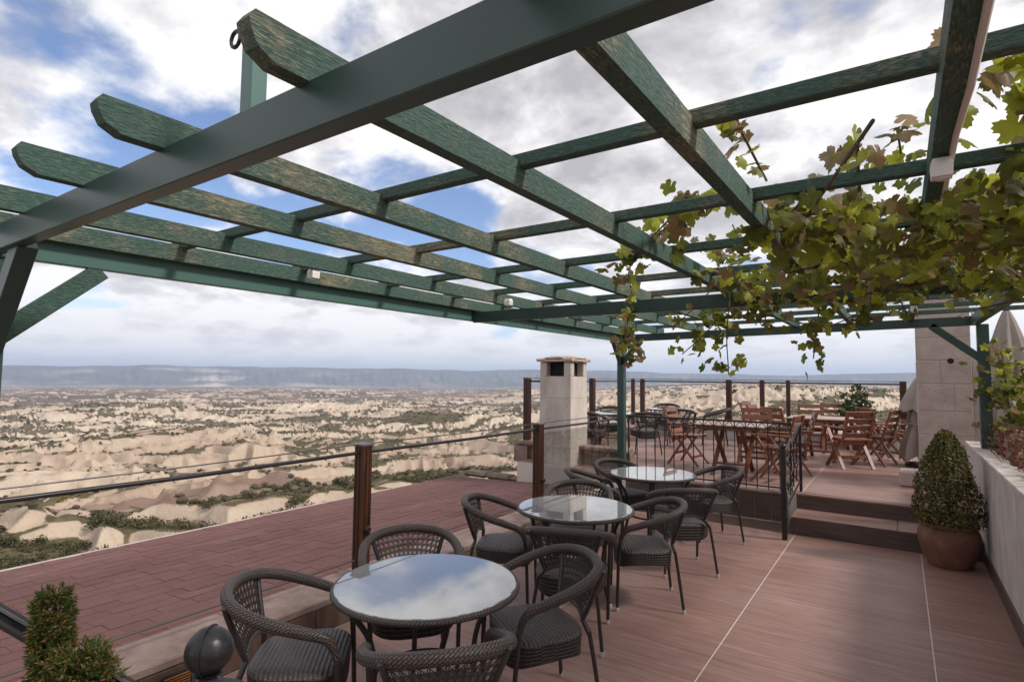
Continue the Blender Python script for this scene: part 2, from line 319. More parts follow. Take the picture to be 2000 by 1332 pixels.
# ------------------------------------------------------------------ mesh builder
class MB:
    def __init__(s): s.v = []; s.f = []; s.u = []; s.mi = []; s.cur = 0
    def add(s, vs, fs, uvs=None):
        b = len(s.v); s.v += [tuple(v) for v in vs]
        for i, f in enumerate(fs):
            s.f.append(tuple(b+q for q in f)); s.mi.append(s.cur)
            s.u.append(uvs[i] if uvs else None)
        return s
    def box(s, c, d, rot=None, ch=0):
        hx, hy, hz = d[0]/2, d[1]/2, d[2]/2
        if ch <= 0:
            vs = [(x*hx, y*hy, z*hz) for z in (-1, 1) for y in (-1, 1) for x in (-1, 1)]
            fs = [(0, 2, 3, 1), (4, 5, 7, 6), (0, 1, 5, 4), (2, 6, 7, 3), (0, 4, 6, 2), (1, 3, 7, 5)]
        else:
            ch = min(ch, hx*.9, hy*.9, hz*.9)
            vs = []; ix = {}
            for sx_ in (-1, 1):
                for sy_ in (-1, 1):
                    for sz_ in (-1, 1):
                        for ax in range(3):
                            p = [sx_*(hx-ch), sy_*(hy-ch), sz_*(hz-ch)]
                            p[ax] = (sx_, sy_, sz_)[ax]*(hx, hy, hz)[ax]
                            ix[(sx_, sy_, sz_, ax)] = len(vs); vs.append(tuple(p))
            fs = []
            cyc = ((-1, -1), (1, -1), (1, 1), (-1, 1))
            for ax in range(3):
                for sg in (-1, 1):
                    q = []
                    for a, b in cyc:
                        k = [0, 0, 0]; k[ax] = sg; k[(ax+1) % 3] = a; k[(ax+2) % 3] = b
                        q.append(ix[(k[0], k[1], k[2], ax)])
                    fs.append(tuple(q) if sg > 0 else tuple(q[::-1]))
            for ax in range(3):
                for a in (-1, 1):
                    for b in (-1, 1):
                        o1, o2 = (ax+1) % 3, (ax+2) % 3
                        k1 = [0, 0, 0]; k1[ax] = -1; k1[o1] = a; k1[o2] = b
                        k2 = list(k1); k2[ax] = 1
                        q = (ix[(*k1, o1)], ix[(*k2, o1)], ix[(*k2, o2)], ix[(*k1, o2)])
                        fs.append(q if a*b > 0 else q[::-1])
            for sx_ in (-1, 1):
                for sy_ in (-1, 1):
                    for sz_ in (-1, 1):
                        q = tuple(ix[(sx_, sy_, sz_, a)] for a in range(3))
                        fs.append(q if sx_*sy_*sz_ > 0 else q[::-1])
        c = Vector(c)
        vs = [(rot @ Vector(v) if rot else Vector(v)) + c for v in vs]
        return s.add(vs, fs)
    def bar(s, a, b, w, h, upv=(0, 0, 1), ch=0):
        a, b = Vector(a), Vector(b); d = (b-a); L = d.length; d.normalize()
        u_ = Vector(upv); x = d.cross(u_).normalized(); z = x.cross(d).normalized()
        R = Matrix((x, d, z)).transposed()
        return s.box((a+b)/2, (w, L, h), R, ch)
    def tube(s, pts, r, n=8, closed=False, caps=True):
        pts = [Vector(p) for p in pts]; m = len(pts)
        rs = r if isinstance(r, (list, tuple)) else [r]*m
        tang = []
        for i in range(m):
            a = pts[(i-1) % m] if (closed or i > 0) else pts[i]
            b = pts[(i+1) % m] if (closed or i < m-1) else pts[i]
            d = (b-a); tang.append(d.normalized() if d.length > 1e-9 else Vector((0, 0, 1)))
        ref = Vector((0, 0, 1)) if abs(tang[0].z) < .9 else Vector((1, 0, 0))
        nrm = tang[0].cross(ref).normalized()
        vs = []; L = [0.0]
        for i in range(m):
            if i: L.append(L[-1]+(pts[i]-pts[i-1]).length)
            t_ = tang[i]; nrm = (nrm - t_*nrm.dot(t_)).normalized(); bn = t_.cross(nrm)
            for k in range(n):
                a = 2*PI*k/n; vs.append(pts[i] + (nrm*math.cos(a)+bn*math.sin(a))*rs[i])
        fs = []; us = []
        for i in range(m if closed else m-1):
            j = (i+1) % m
            l0 = L[i]; l1 = L[j] if j > i else L[-1]+(pts[0]-pts[-1]).length
            for k in range(n):
                q = (k+1) % n
                fs.append((i*n+k, i*n+q, j*n+q, j*n+k))
                c0, c1 = 2*PI*rs[i]*k/n, 2*PI*rs[i]*(k+1)/n
                us.append(((l0, c0), (l0, c1), (l1, c1), (l1, c0)))
        if caps and not closed:
            fs.append(tuple(range(n-1, -1, -1))); us.append(None)
            fs.append(tuple((m-1)*n+k for k in range(n))); us.append(None)
        return s.add(vs, fs, us)
    def lathe(s, prof, c=(0, 0, 0), n=24, capb=True, capt=True):
        vs = []; fs = []
        for r, z in prof:
            for k in range(n):
                a = 2*PI*k/n; vs.append((c[0]+r*math.cos(a), c[1]+r*math.sin(a), c[2]+z))
        for i in range(len(prof)-1):
            for k in range(n):
                q = (k+1) % n; fs.append((i*n+k, i*n+q, (i+1)*n+q, (i+1)*n+k))
        if capb: fs.append(tuple(range(n-1, -1, -1)))
        if capt: fs.append(tuple((len(prof)-1)*n+k for k in range(n)))
        return s.add(vs, fs)
    def prism(s, poly, axis, a, b):
        # polygon in the plane across `axis`, extruded from a to b
        n = len(poly)
        def P(p, t_):
            return {'x': (t_, p[0], p[1]), 'y': (p[0], t_, p[1]), 'z': (p[0], p[1], t_)}[axis]
        vs = [P(p, a) for p in poly]+[P(p, b) for p in poly]
        fs = [(i, (i+1) % n, n+(i+1) % n, n+i) for i in range(n)]+[tuple(range(n-1, -1, -1)), tuple(range(n, 2*n))]
        return s.add(vs, fs)
    def xf(s, Mx):
        s.v = [tuple(Mx @ Vector(v)) for v in s.v]; return s
    def mesh(s, name, mats, smooth=False):
        me = bpy.data.meshes.new(name); me.from_pydata(s.v, [], s.f)
        for m in (mats if isinstance(mats, (list, tuple)) else [mats]): me.materials.append(M[m])
        if any(s.mi): me.polygons.foreach_set('material_index', s.mi)
        if any(u is not None for u in s.u):
            uv = me.uv_layers.new(name='UVMap'); i = 0
            for f, u in zip(s.f, s.u):
                for k in range(len(f)):
                    if u is not None: uv.data[i].uv = u[k]
                    i += 1
        bm = bmesh.new(); bm.from_mesh(me); bmesh.ops.recalc_face_normals(bm, faces=bm.faces); bm.to_mesh(me); bm.free()
        if smooth:
            me.polygons.foreach_set('use_smooth', [True]*len(me.polygons))
            me.set_sharp_from_angle(angle=rad(38))
        me.update(); return me
    def obj(s, name, mats, parent=None, smooth=False, loc=None):
        return link(name, s.mesh(name, mats, smooth), parent, loc)
def link(name, me, parent=None, loc=None, rz=None):
    o = bpy.data.objects.new(name, me); COL.objects.link(o)
    if parent: o.parent = parent
    if loc: o.location = loc
    if rz is not None: o.rotation_euler = (0, 0, rz)
    return o
def tag(o, label, cat, group=None):
    o['label'] = label; o['category'] = cat
    if group: o['group'] = group
    return o
def thing(name, label, cat, loc=(0, 0, 0), rz=0, group=None):
    o = bpy.data.objects.new(name, None); COL.objects.link(o); o.location = loc; o.rotation_euler = (0, 0, rz)
    return tag(o, label, cat, group)
def copy_tree(o, parent=None):
    c = o.copy(); COL.objects.link(c)
    if parent: c.parent = parent
    for ch in list(o.children): copy_tree(ch, c)
    return c
def struct(o): o['kind'] = 'structure'; return o
def stuff(o): o['kind'] = 'stuff'; return o
def crom(pts, n):
    pts = [Vector(p) for p in pts]; o = []
    q = [pts[0]*2-pts[1]]+pts+[pts[-1]*2-pts[-2]]
    for i in range(1, len(q)-2):
        for k in range(n):
            t_ = k/n; p0, p1, p2, p3 = q[i-1], q[i], q[i+1], q[i+2]
            o.append(.5*((2*p1)+(p2-p0)*t_+(2*p0-5*p1+4*p2-p3)*t_**2+(3*p1-p0-3*p2+p3)*t_**3))
    o.append(pts[-1]); return o

# ------------------------------------------------------------------ numpy noise
_r = np.random.default_rng(11)
_perm = _r.permutation(512).astype(np.int64); _perm = np.concatenate([_perm, _perm])
_ang = _r.random(512)*2*np.pi; _gx, _gy = np.cos(_ang), np.sin(_ang)
def pnoise(x, y):
    xi = np.floor(x).astype(np.int64); yi = np.floor(y).astype(np.int64); xf = x-xi; yf = y-yi
    u_ = xf*xf*xf*(xf*(xf*6-15)+10); v_ = yf*yf*yf*(yf*(yf*6-15)+10)
    def g(i, j):
        h = _perm[(_perm[(xi+i) & 511]+yi+j) & 511]
        return _gx[h]*(xf-i)+_gy[h]*(yf-j)
    return ((1-u_)*(1-v_)*g(0, 0)+u_*(1-v_)*g(1, 0)+(1-u_)*v_*g(0, 1)+u_*v_*g(1, 1))*1.41
def fbm(x, y, o, gain=.5):
    s_ = 0; a = 1; f = 1
    for i in range(o): s_ = s_+a*pnoise(x*f+17.3*i, y*f+5.1*i); a *= gain; f *= 2.03
    return s_

# ------------------------------------------------------------------ terrain
RT = np.log(np.array([6, 9, 30, 45, 70, 100, 160, 250, 400, 700, 1200, 2500, 5000, 9000, 14000, 40000.]))
ZT = np.array([-6.5, -7, -11.5, -14.5, -19.5, -24, -33, -43, -54, -64, -73, -86, -118, -170, -195, -195.])
def sstep(a, b, v):
    k = np.clip((v-a)/(b-a), 0, 1); return k*k*(3-2*k)
def height(x, y):
    r = np.sqrt(x*x+y*y)+1e-6; lr = np.log(r); th = np.degrees(np.arctan2(-x, y))
    z = np.interp(lr, RT, ZT)
    k = sstep(8, 42, th)
    fr = np.clip((lr-np.log(90))/(np.log(700)-np.log(90)), 0, 1)
    z = z*(1-fr*(1-(.31+.69*k)))
    wx = x+24*pnoise(x/120, y/120)+7*pnoise(x/33+9, y/33); wy = y+24*pnoise(x/120+40, y/120)+7*pnoise(x/33, y/33+9)
    tone = .5+.5*fbm(x/420+3, y/420, 4); d = np.zeros_like(x); rock = np.zeros_like(x)
    g1 = np.abs(pnoise(wx/13, wy/13)); g2 = np.abs(pnoise(wx/34+5, wy/34)); g3 = np.abs(pnoise(x/110+2, y/110+6)); g4 = np.abs(pnoise(x/300+2, y/300+6))
    # eroded scarps: flat benches parted by gullied tuff cliffs
    c1, c2 = math.cos(rad(58)), math.sin(rad(58))
    ax, ay = wx*c1+wy*c2, (-wx*c2+wy*c1)           # benches run across the main view down the valley
    for lam, ht, lv, gul, r0, r1 in ((80, 4.0, (-.15, .2), .26*g1+.12*g2, 60, 480), (260, 8.5, (-.25, .0, .25), .2*g2+.24*g1, 170, 1700), (800, 11, (-.3, .0, .3), .2*g3+.2*g2, 650, 7000)):
        n = pnoise(ax/lam*.6+lam, ay/lam)+.4*pnoise(ax/lam*1.3, ay/lam*2.1+3)-gul
        w = sstep(r0*.7, r0*1.5, r)*(1-sstep(r1*.6, r1, r))
        for q in lv:
            c = sstep(q-.06, q+.08, n); d = d+ht*w*(c-.5)*.8
            rock = np.maximum(rock, w*np.clip(4*c*(1-c)*1.3, 0, 1))
    for lam, amp, far_ in ((420, 5, 20), (120, 3.2, 12), (44, 2.6, 11), (16, 1.1, 12), (6, .4, 14)):
        w = np.clip((r-lam*.45)/(lam*.9), 0, 1)*np.clip(1-(r-lam*far_*.5)/(lam*far_*.5), 0, 1)
        n = pnoise(wx/lam+lam, wy/lam); d = d+amp*w*(.5-1.1*np.abs(n))
    bx, by = wx*.80+wy*.60, (-wx*.60+wy*.80)
    for lam, amp, r0, r1 in ((260, 19, 110, 1900), (80, 6.5, 60, 700), (26, 1.9, 60, 330)):
        n = np.abs(pnoise(bx/lam*.55+4.4, by/lam+lam)+.35*pnoise(bx/lam*1.4, by/lam*2.2))
        wv = sstep(r0*.7, r0*1.5, r)*(1-sstep(r1*.6, r1, r)); d = d+amp*wv*(.42-1.25*np.minimum(n, .7))
        if lam > 50: rock = rock+wv*(.62-1.7*np.minimum(n, .6))*(.75 if lam > 100 else .5)
    # pale smooth spur left of centre, furrowed downhill
    u_ = ((x+168)*.86+(y-98)*-.5); v_ = ((x+168)*.5+(y-98)*.86)
    sp = np.exp(-(u_/34)**2-(v_/52)**2)
    d = d+sp*(9-2.6*np.abs(pnoise(v_/9+.4*pnoise(u_/12, v_/12), u_/70))*2)
    return z+d, tone, rock, sp, r
def build_terrain():
    th = np.radians(np.concatenate([np.linspace(-168, -14, 50, endpoint=False), np.linspace(-14, 84, 860, endpoint=False), np.linspace(84, 192, 36, endpoint=False)]))
    rr = np.exp(np.concatenate([np.linspace(np.log(6.0), np.log(38.), 50, endpoint=False), np.linspace(np.log(38.), np.log(1600.), 600, endpoint=False), np.linspace(np.log(1600.), np.log(40000.), 150)]))
    T, Rr = np.meshgrid(th, rr); x = -np.sin(T)*Rr; y = np.cos(T)*Rr
    z, tone, rock, sp, r = height(x, y)
    dzr = np.gradient(z, axis=0)/np.gradient(Rr, axis=0)
    dzt = np.gradient(z, axis=1)/(np.gradient(T, axis=1)*Rr)
    sl_ = np.sqrt(dzr**2+dzt**2); D = np.degrees(T)
    base = fbm(x/75, y/75, 5)*.5+fbm(x/500+7, y/500, 4)*.5+fbm(x/14, y/14, 4)*.45+.35*pnoise(x/170, y/45)
    near = np.clip(1-(r-50)/170, 0, 1)
    fld = sstep(.05, .3, fbm(x/260+3, y/90+8, 3))*np.clip((r-250)/300, 0, 1)
    score = base+.30*fld-np.clip(sl_-.15, 0, 1)*1.9-rock*.62
    # share of scrub at each distance: green nearby, bare cliffs at mid range, scrub plateau beyond
    share = np.interp(np.log(r[:, 0]), np.log([30, 70, 110, 170, 330, 600, 1200, 4000, 9000]), [.92, .92, .86, .64, .52, .64, .72, .80, .72])
    view = (D[0] > -8) & (D[0] < 78)
    qs = np.array([np.quantile(score[k, view], 1-share[k]) for k in range(score.shape[0])])
    qs = np.convolve(np.pad(qs, 30, mode='edge'), np.ones(61)/61, 'valid')
    veg = 1/(1+np.exp(-(score-qs[:, None])*6.5))
    crest = np.clip(fbm(x/38+31, y/70, 6)*1.7-.12, 0, 1)*np.clip((r-500)/900, 0, 1)
    veg = np.clip(veg-.6*crest, 0, 1)
    rid = np.clip(1-3.2*np.abs(pnoise(x/26+11, y/26)+.35*pnoise(x/9, y/9)), 0, 1)*(1-np.clip((r-200)/300, 0, 1))
    veg = np.clip(veg-.6*rid*(fbm(x/110, y/110+3, 3)*.5+.62), 0, 1)
    tone = np.clip(tone*.7+.3*np.clip(rock, 0, 1)+.25*np.clip(sl_, 0, 1)+.25*crest-.1*near, 0, 1)
    tone = np.clip(tone-.5*sp, 0, 1); veg = np.clip(veg-1.1*sp*np.clip(.95-fbm(x/14, y/14, 3)*.9, 0, 1), 0, 1)
    nr, nt = x.shape
    vs = np.stack([x, y, z], -1).reshape(-1, 3)
    i = np.arange(nr-1)[:, None]*nt; j = np.arange(nt)[None, :]; j2 = (j+1) % nt
    q = np.stack([i+j, i+j2, i+nt+j2, i+nt+j], -1).reshape(-1, 4)
    me = bpy.data.meshes.new('terrain')
    me.vertices.add(len(vs)+1); me.vertices.foreach_set('co', np.append(vs.ravel(), [0, 0, -6.5]).astype(np.float32))
    tri = np.stack([np.full(nt, len(vs)), np.arange(nt), (np.arange(nt)+1) % nt], -1)
    lv = np.concatenate([q.ravel(), tri.ravel()]); nl = len(lv)
    me.loops.add(nl); me.loops.foreach_set('vertex_index', lv.astype(np.int32))
    st = np.concatenate([np.arange(len(q))*4, len(q)*4+np.arange(nt)*3]); me.polygons.add(len(st)); me.polygons.foreach_set('loop_start', st.astype(np.int32))
    me.update(calc_edges=True); me.validate()
    for nm, arr in (('veg', veg), ('tone', tone), ('far', np.clip((r-500)/1500, 0, 1))):
        a = me.attributes.new(nm, 'FLOAT', 'POINT'); a.data.foreach_set('value', np.append(arr.ravel(), [0]).astype(np.float32))
    if me.polygons[0].normal.z < 0: me.flip_normals()
    me.polygons.foreach_set('use_smooth', [True]*len(me.polygons))
    me.materials.append(M['terrain'])
    struct(link('terrain', me)); return x, y, z, veg, r
TX, TY, TZ, TV, TR = build_terrain()

def build_plateau():
    # table mountain along the horizon, 11 km off
    th = np.radians(np.linspace(-40, 100, 900)); k = np.linspace(0, 1, 26)
    T, K = np.meshgrid(th, k); deg = np.degrees(T)
    ang = .0116+.0026*fbm(deg/7, deg*0+2, 4)
    # silhouette in view: long level rim, lower towards both ends
    ang = ang*np.interp(deg, [-40, -6, 2, 8, 14, 22, 30, 38, 55, 66, 72, 80, 100], [1.2, 1.25, .9, .62, .8, 1.0, 1.12, 1.0, 1.08, 1.12, .82, .7, .6])
    gully = .5+.5*fbm(deg*1.9, K*1.5, 4)
    R0 = 11500-2600*(1-K)+900*(gully-.5)*(1-K)*K*4
    top = 11500*ang
    prof = np.where(K < .72, (K/.72)**1.25*.72, .72+(K-.72)*1.0)
    z = -185+(top+185)*np.clip(prof*1.0+.09*(gully-.5)*np.sin(np.pi*K), 0, 1)
    x = -np.sin(T)*R0; y = np.cos(T)*R0
    x = np.concatenate([x, -np.sin(T[-1:])*19000]); y = np.concatenate([y, np.cos(T[-1:])*19000]); z = np.concatenate([z, z[-1:]])
    pale = np.clip(fbm(deg/5+3, K*3, 4)*1.6-.25, 0, 1)*np.interp(deg, [45, 56, 60, 68, 74], [.25, .5, 1, 1, .5])*np.interp(K, [0, .2, .75, 1], [.9, 1, .7, .15])
    pale = np.clip(pale+np.interp(K, [0, .06, .14], [.9, .6, 0])*np.interp(deg, [40, 52, 90], [0, 1, 1]), 0, 1)
    pale = np.concatenate([pale, pale[-1:]*0])
    nr, nt = x.shape; vs = np.stack([x, y, z], -1).reshape(-1, 3)
    i = np.arange(nr-1)[:, None]*nt; j = np.arange(nt-1)[None, :]
    q = np.stack([i+j, i+nt+j, i+nt+j+1, i+j+1], -1).reshape(-1, 4)
    me = bpy.data.meshes.new('plateau'); me.from_pydata(vs.tolist(), [], q.tolist())
    a = me.attributes.new('veg', 'FLOAT', 'POINT'); a.data.foreach_set('value', pale.ravel().astype(np.float32))
    me.materials.append(M['plateau']); me.polygons.foreach_set('use_smooth', [True]*len(me.polygons)); me.update()
    if me.polygons[0].normal.z < 0: me.flip_normals()
    struct(link('plateau', me))
build_plateau()
hz = MB().box((0, 8000, 190), (90000, 90000, 820)); o = hz.obj('haze', 'haze_air'); stuff(o)

# ------------------------------------------------------------------ shrubs on the slope
def leaf_blob(rng, n, rx, rz, leaf, mb=None, c=(0, 0, 0), clumps=7):
    mb = mb or MB(); cs = []
    for _ in range(clumps):
        a = rng.random()*2*PI; e_ = rng.random(); q = .25+.6*math.sqrt(rng.random())
        cs.append((math.cos(a)*rx*q, math.sin(a)*rx*q, rz*(.3+.6*e_*(1.15-q)), rx*rng.uniform(.32, .55)))
    for _ in range(n):
        k = rng.choice(cs); d = Vector((rng.gauss(0, 1), rng.gauss(0, 1), rng.gauss(0, 1))).normalized()*k[3]*rng.random()**.35
        p = Vector((k[0]+d.x+c[0], k[1]+d.y+c[1], max(.02, k[2]+d.z*rz/rx)+c[2]))
        a = Vector((rng.gauss(0, 1), rng.gauss(0, 1), rng.gauss(0, .7))).normalized(); b = a.cross(Vector((rng.gauss(0, 1), rng.gauss(0, 1), rng.gauss(0, 1)))).normalized()
        s_ = leaf*rng.uniform(.6, 1.4)
        mb.add([p-a*s_, p+b*s_*.6, p+a*s_, p-b*s_*.6], [(0, 1, 2, 3)])
    return mb
rng = random.Random(3)
shrub_me = [leaf_blob(rng, 520, 1.0, .95, .085).mesh('shrub', 'shrub_leaf') for _ in range(4)]
yellow_me = leaf_blob(rng, 420, 1.0, .8, .09).mesh('shrub', 'yellow_shrub_leaf')
cand = np.argwhere((TR > 42) & (TR < 300))
nrg = np.random.default_rng(5); nrg.shuffle(cand)
placed = []
for a_, b_ in cand:
    if len(placed) >= 290: break
    x, y, z, v, r = TX[a_, b_], TY[a_, b_], TZ[a_, b_], TV[a_, b_], TR[a_, b_]
    th = math.degrees(math.atan2(-x, y))
    if not -4 < th < 78 or v < .3+.4*nrg.random(): continue
    # skip ground that the red roof hides from the terrace: the sight line must pass over the eave
    if x < -7 and (z+2-1.72)/abs(x) < -1.95/6.42: continue
    if x >= -7 or th < 12 or nrg.random() > (80/r)**2: continue
    if any((x-p)**2+(y-q)**2 < 4.0 for p, q in placed): continue
    placed.append((x, y)); s_ = float(nrg.uniform(.9, 2.5))
    yl = nrg.random() < .06
    me = yellow_me if yl else shrub_me[int(nrg.integers(4))]
    o = link('shrub', me, None, (float(x), float(y), float(z)-.25*s_), float(nrg.random()*6.28)); o.scale = (s_, s_, s_*float(nrg.uniform(.75, 1.1)))
    if yl: tag(o, 'yellow autumn shrub growing on the pale slope below the terrace', 'shrub', 'yellow shrubs on the slope below the terrace')
    else: tag(o, 'olive green shrub growing on the pale slope below the terrace', 'shrub', 'green shrubs on the slope below the terrace')
def far_shrubs():
    m = (TR > 120) & (TR < 2600) & (TV > .35)
    th = np.degrees(np.arctan2(-TX, TY)); m &= (th > -10) & (th < 80)
    ix = np.flatnonzero(m.ravel()); w = (TR.ravel()[ix]**.25)*TV.ravel()[ix]; w /= w.sum()
    ix = nrg.choice(ix, 13000, replace=False, p=w)
    base = np.array([(0, 0, .9), (.8, 0, .55), (.25, .76, .6), (-.65, .47, .5), (-.65, -.47, .62), (.25, -.76, .5), (.5, 0, -.3), (.15, .5, -.3), (-.4, .3, -.3), (-.4, -.3, -.3), (.15, -.5, -.3)])
    fs = np.array([(0, 1, 2), (0, 2, 3), (0, 3, 4), (0, 4, 5), (0, 5, 1)]+[t for k in range(5) for t in ((1+k, 6+k, 6+(k+1) % 5), (1+k, 6+(k+1) % 5, 1+(k+1) % 5))])
    n = len(ix); c = np.stack([TX.ravel()[ix], TY.ravel()[ix], TZ.ravel()[ix]], -1); r = TR.ravel()[ix]
    s_ = nrg.uniform(.45, 1.25, n)*np.clip(r/420, 1, 2.6)
    V = base[None]*s_[:, None, None]*nrg.uniform(.7, 1.35, (n, 11, 3))+c[:, None]
    F = fs[None]+(np.arange(n)*11)[:, None, None]
    me = bpy.data.meshes.new('distant_scrub'); me.from_pydata(V.reshape(-1, 3).tolist(), [], F.reshape(-1, 3).tolist()); me.materials.append(M['far_shrub']); me.update()
    stuff(link('distant_scrub', me))
far_shrubs()

# ------------------------------------------------------------------ terrace floor
def floor(name, x0, x1, y0, y1, z, dy, joint0=-1.012, pitch_=1.14, gx=.0065, gy=.0018, thick=.012, base_to=None):
    sl_ = MB().box(((x0+x1)/2, (y0+y1)/2, (z-.0012+(base_to if base_to is not None else z-.2))/2), (x1-x0, y1-y0, (z-.0012)-(base_to if base_to is not None else z-.2)))
    root = struct(sl_.obj(name, 'grout'))
    xs = [x0]; k = math.ceil((x0-joint0)/pitch_+1e-6)
    while joint0+k*pitch_ < x1-.01: xs.append(joint0+k*pitch_); k += 1
    xs.append(x1)
    for a, b in zip(xs, xs[1:]):
        me = MB().box((0, 0, -thick/2), (b-a-gx, dy-gy, thick), None, .0007).mesh('floor_tile', 'floor_tile')
        y = y1
        while y > y0+.02:
            d = min(dy, y-y0); o = link('floor_tile', me, root, ((a+b)/2, y-d/2, z)); o.scale = (1, d/dy, 1); y -= dy
    return root
floor('terrace_floor', -3.235, .62, -.9, 7.12, 0, .19, base_to=-.35)
floor('upper_terrace_floor', -5.12, 2.2, 7.66, 13.3, .37, .57, base_to=.02)
o = MB().box((-1.5, 3.0, -3.9), (4.9, 9.6, 7.0)).box((-1.6, 10.6, -3.8), (7.6, 5.4, 7.56)).obj('terrace_base_wall', 'tuff_block')
tag(o, 'pale stone base wall under the terrace', 'wall')

# low kerb wall with coping on the left
kerb = thing('low_kerb_wall', 'low terrace kerb wall of brown tiles with a pinkish stone coping, below the railing', 'wall', (-3.42, 0, 0))
MB().box((0, 3.35, .07), (.33, 8.6, .18)).obj('core', 'mortar', kerb)
for me_l, nm in ((.372, 'wall_tile'),):
    me = MB().box((0, 0, 0), (.014, .366, .155), None, .002).mesh('wall_tile', 'wall_tile')
    for k in range(23):
        link('wall_tile', me, kerb, (.173, -.7+k*.372, .08))
me = MB().box((0, 0, 0), (.375, .996, .05), None, .008).mesh('coping_stone', 'coping')
for k in range(8): link('coping_stone', me, kerb, (-.003, -.5+k*1.0, .188))
# recessed copper light low in the kerb
px = thing('recessed_light', 'copper coloured louvred light set in the kerb behind the black ball finial', 'light', (-3.228, 1.58, .09))
MB().box((.004, 0, 0), (.012, .16, .085), None, .003).obj('housing', 'black_void', px)
me = MB().box((0, 0, 0), (.010, .135, .006), Matrix.Rotation(rad(35), 3, 'Y')).mesh('louvre', 'copper_grille')
for k in range(5): link('louvre', me, px, (.010, 0, -.028+k*.014))

# upper terrace front wall
fw = thing('upper_terrace_wall', 'dark brown tiled wall fronting the raised terrace, below the wrought iron balustrade', 'wall', (-2.2, 7.63, 0))
MB().box((0, .02, .16), (2.1, .04, .34)).obj('core', 'mortar', fw)
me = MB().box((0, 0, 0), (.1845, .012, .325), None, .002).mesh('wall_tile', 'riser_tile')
for k in range(11): link('wall_tile', me, fw, (-.95+k*.19, -.004, .167))
me = MB().box((0, 0, 0), (.52, .10, .03), None, .005).mesh('coping_stone', 'coping')
for k in range(4): link('coping_stone', me, fw, (-.79+k*.525, .02, .347))

# steps
st = thing('terrace_steps', 'two dark brown tiled steps up to the raised terrace beside the iron handrail', 'steps', (-.22, 7.4, 0))
MB().box((0, -.02, .087), (1.66, .48, .166)).obj('core', 'mortar', st)
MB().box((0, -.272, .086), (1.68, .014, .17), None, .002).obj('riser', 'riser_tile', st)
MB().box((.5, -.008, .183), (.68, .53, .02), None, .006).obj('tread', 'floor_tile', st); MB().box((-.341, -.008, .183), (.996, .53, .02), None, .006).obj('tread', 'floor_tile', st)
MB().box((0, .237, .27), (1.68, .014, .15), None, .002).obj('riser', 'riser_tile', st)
MB().box((0, .265, .356), (1.69, .09, .028), None, .006).obj('nosing', 'floor_tile', st)

# planter wall on the right
pw = thing('planter_wall', 'waist high pale plastered planter wall on the right, full of dry reddish plants', 'planter', (1.0, 4.2, 0))
MB().box((-.30, 0, .48), (.14, 8.9, 1.0)).obj('front_wall', 'plaster_wall', pw)
MB().box((.62, 0, .5), (.1, 8.9, 1.04)).obj('rear_wall', 'plaster_wall', pw)
MB().box((.16, 4.40, .5), (.82, .1, 1.04)).obj('end_wall', 'plaster_wall', pw)
me = MB().box((0, 0, 0), (.175, .98, .035), None, .006).mesh('coping_stone', 'plaster_wall')
for k in range(9): link('coping_stone', me, pw, (-.298, -3.95+k*.985, 1.005))
me = MB().box((0, 0, 0), (.016, .565, .125), None, .002).mesh('skirting_tile', 'riser_tile')
for k in range(14): link('skirting_tile', me, pw, (-.376, -4.2+k*.57, .062))
MB().box((.16, 0, .45), (.80, 8.6, .98)).obj('soil', 'soil', pw)
rng = random.Random(9)
bed = MB()
for k in range(8000):
    y = rng.uniform(-.1, 4.3); x = rng.uniform(-.24, .55); h = rng.random()**1.5*(.30 if y > 2 else .20)
    p = Vector((x+rng.gauss(0, .02), y, 1.0+h)); a = Vector((rng.gauss(0, 1), rng.gauss(0, 1), rng.gauss(0, .6))).normalized(); b = a.cross(Vector((rng.gauss(0, 1), rng.gauss(0, 1), rng.gauss(0, 1)))).normalized()
    s_ = rng.uniform(.012, .032); bed.add([p-a*s_, p+b*s_*.7, p+a*s_, p-b*s_*.7], [(0, 1, 2, 3)])
for k in range(700):
    y = rng.uniform(-.1, 4.3); x = rng.uniform(-.24, .5); a = (x, y, .95); d = (x+rng.gauss(0, .06), y+rng.gauss(0, .06), .97+rng.uniform(.08, .30)); bed.tube([a, d], .003, 3, caps=False)
o = bed.obj('bedding_plants', 'bed_leaf', None, loc=(1.0, 4.2, 0)); stuff(o); tag(o, 'dry reddish bedding plants filling the planter behind the pale wall', 'plants')

# ------------------------------------------------------------------ red roof
roof = thing('shingle_roof', 'low dark red shingle roof just below the terrace railing', 'roof', (-5.0, 3.5, 0))
XA, ZA, XB, ZB = -3.6, .115, -6.42, .0
MB().add([(XA+5, -4.3, ZA), (XB+5, -4.3, ZB), (XB+5, 4.12, ZB), (XA+5, 4.12, ZA), (XA+5, -4.3, -.25), (XB+5, -4.3, -.25), (XB+5, 4.12, -.25), (XA+5, 4.12, -.25)],
         [(0, 1, 2, 3), (7, 6, 5, 4), (0, 4, 5, 1), (2, 6, 7, 3), (1, 5, 6, 2), (0, 3, 7, 4)]).obj('deck', 'roof_felt', roof)
MB().box((XB+5-.03, -.09, -.06), (.03, 8.44, .12)).obj('eave_board', 'mortar', roof)
rows = 20; ex = (XA-XB)/rows; slope = math.atan2(ZA-ZB, XA-XB); tabs = []
rng = random.Random(21)
for i in range(rows):
    off = rng.random()*.3; k = 0; y = -.8-off
    while y < 7.6:
        w = .17*rng.choice((1, 1, 1.4, .7, .85)); y1 = min(y+w, 7.6)
        xc = XB+(i+.5)*ex; tabs.append((xc, (y+y1)/2, y1-y, ZB+(i+.5)*ex*math.tan(slope), rng.choice((.001, .001, .0015, .002, .004)), rng.choice((0, 0, 0, .0012, .0028))))
        y += w
tabs.sort(key=lambda q: (q[0])**2+(q[1])**2)
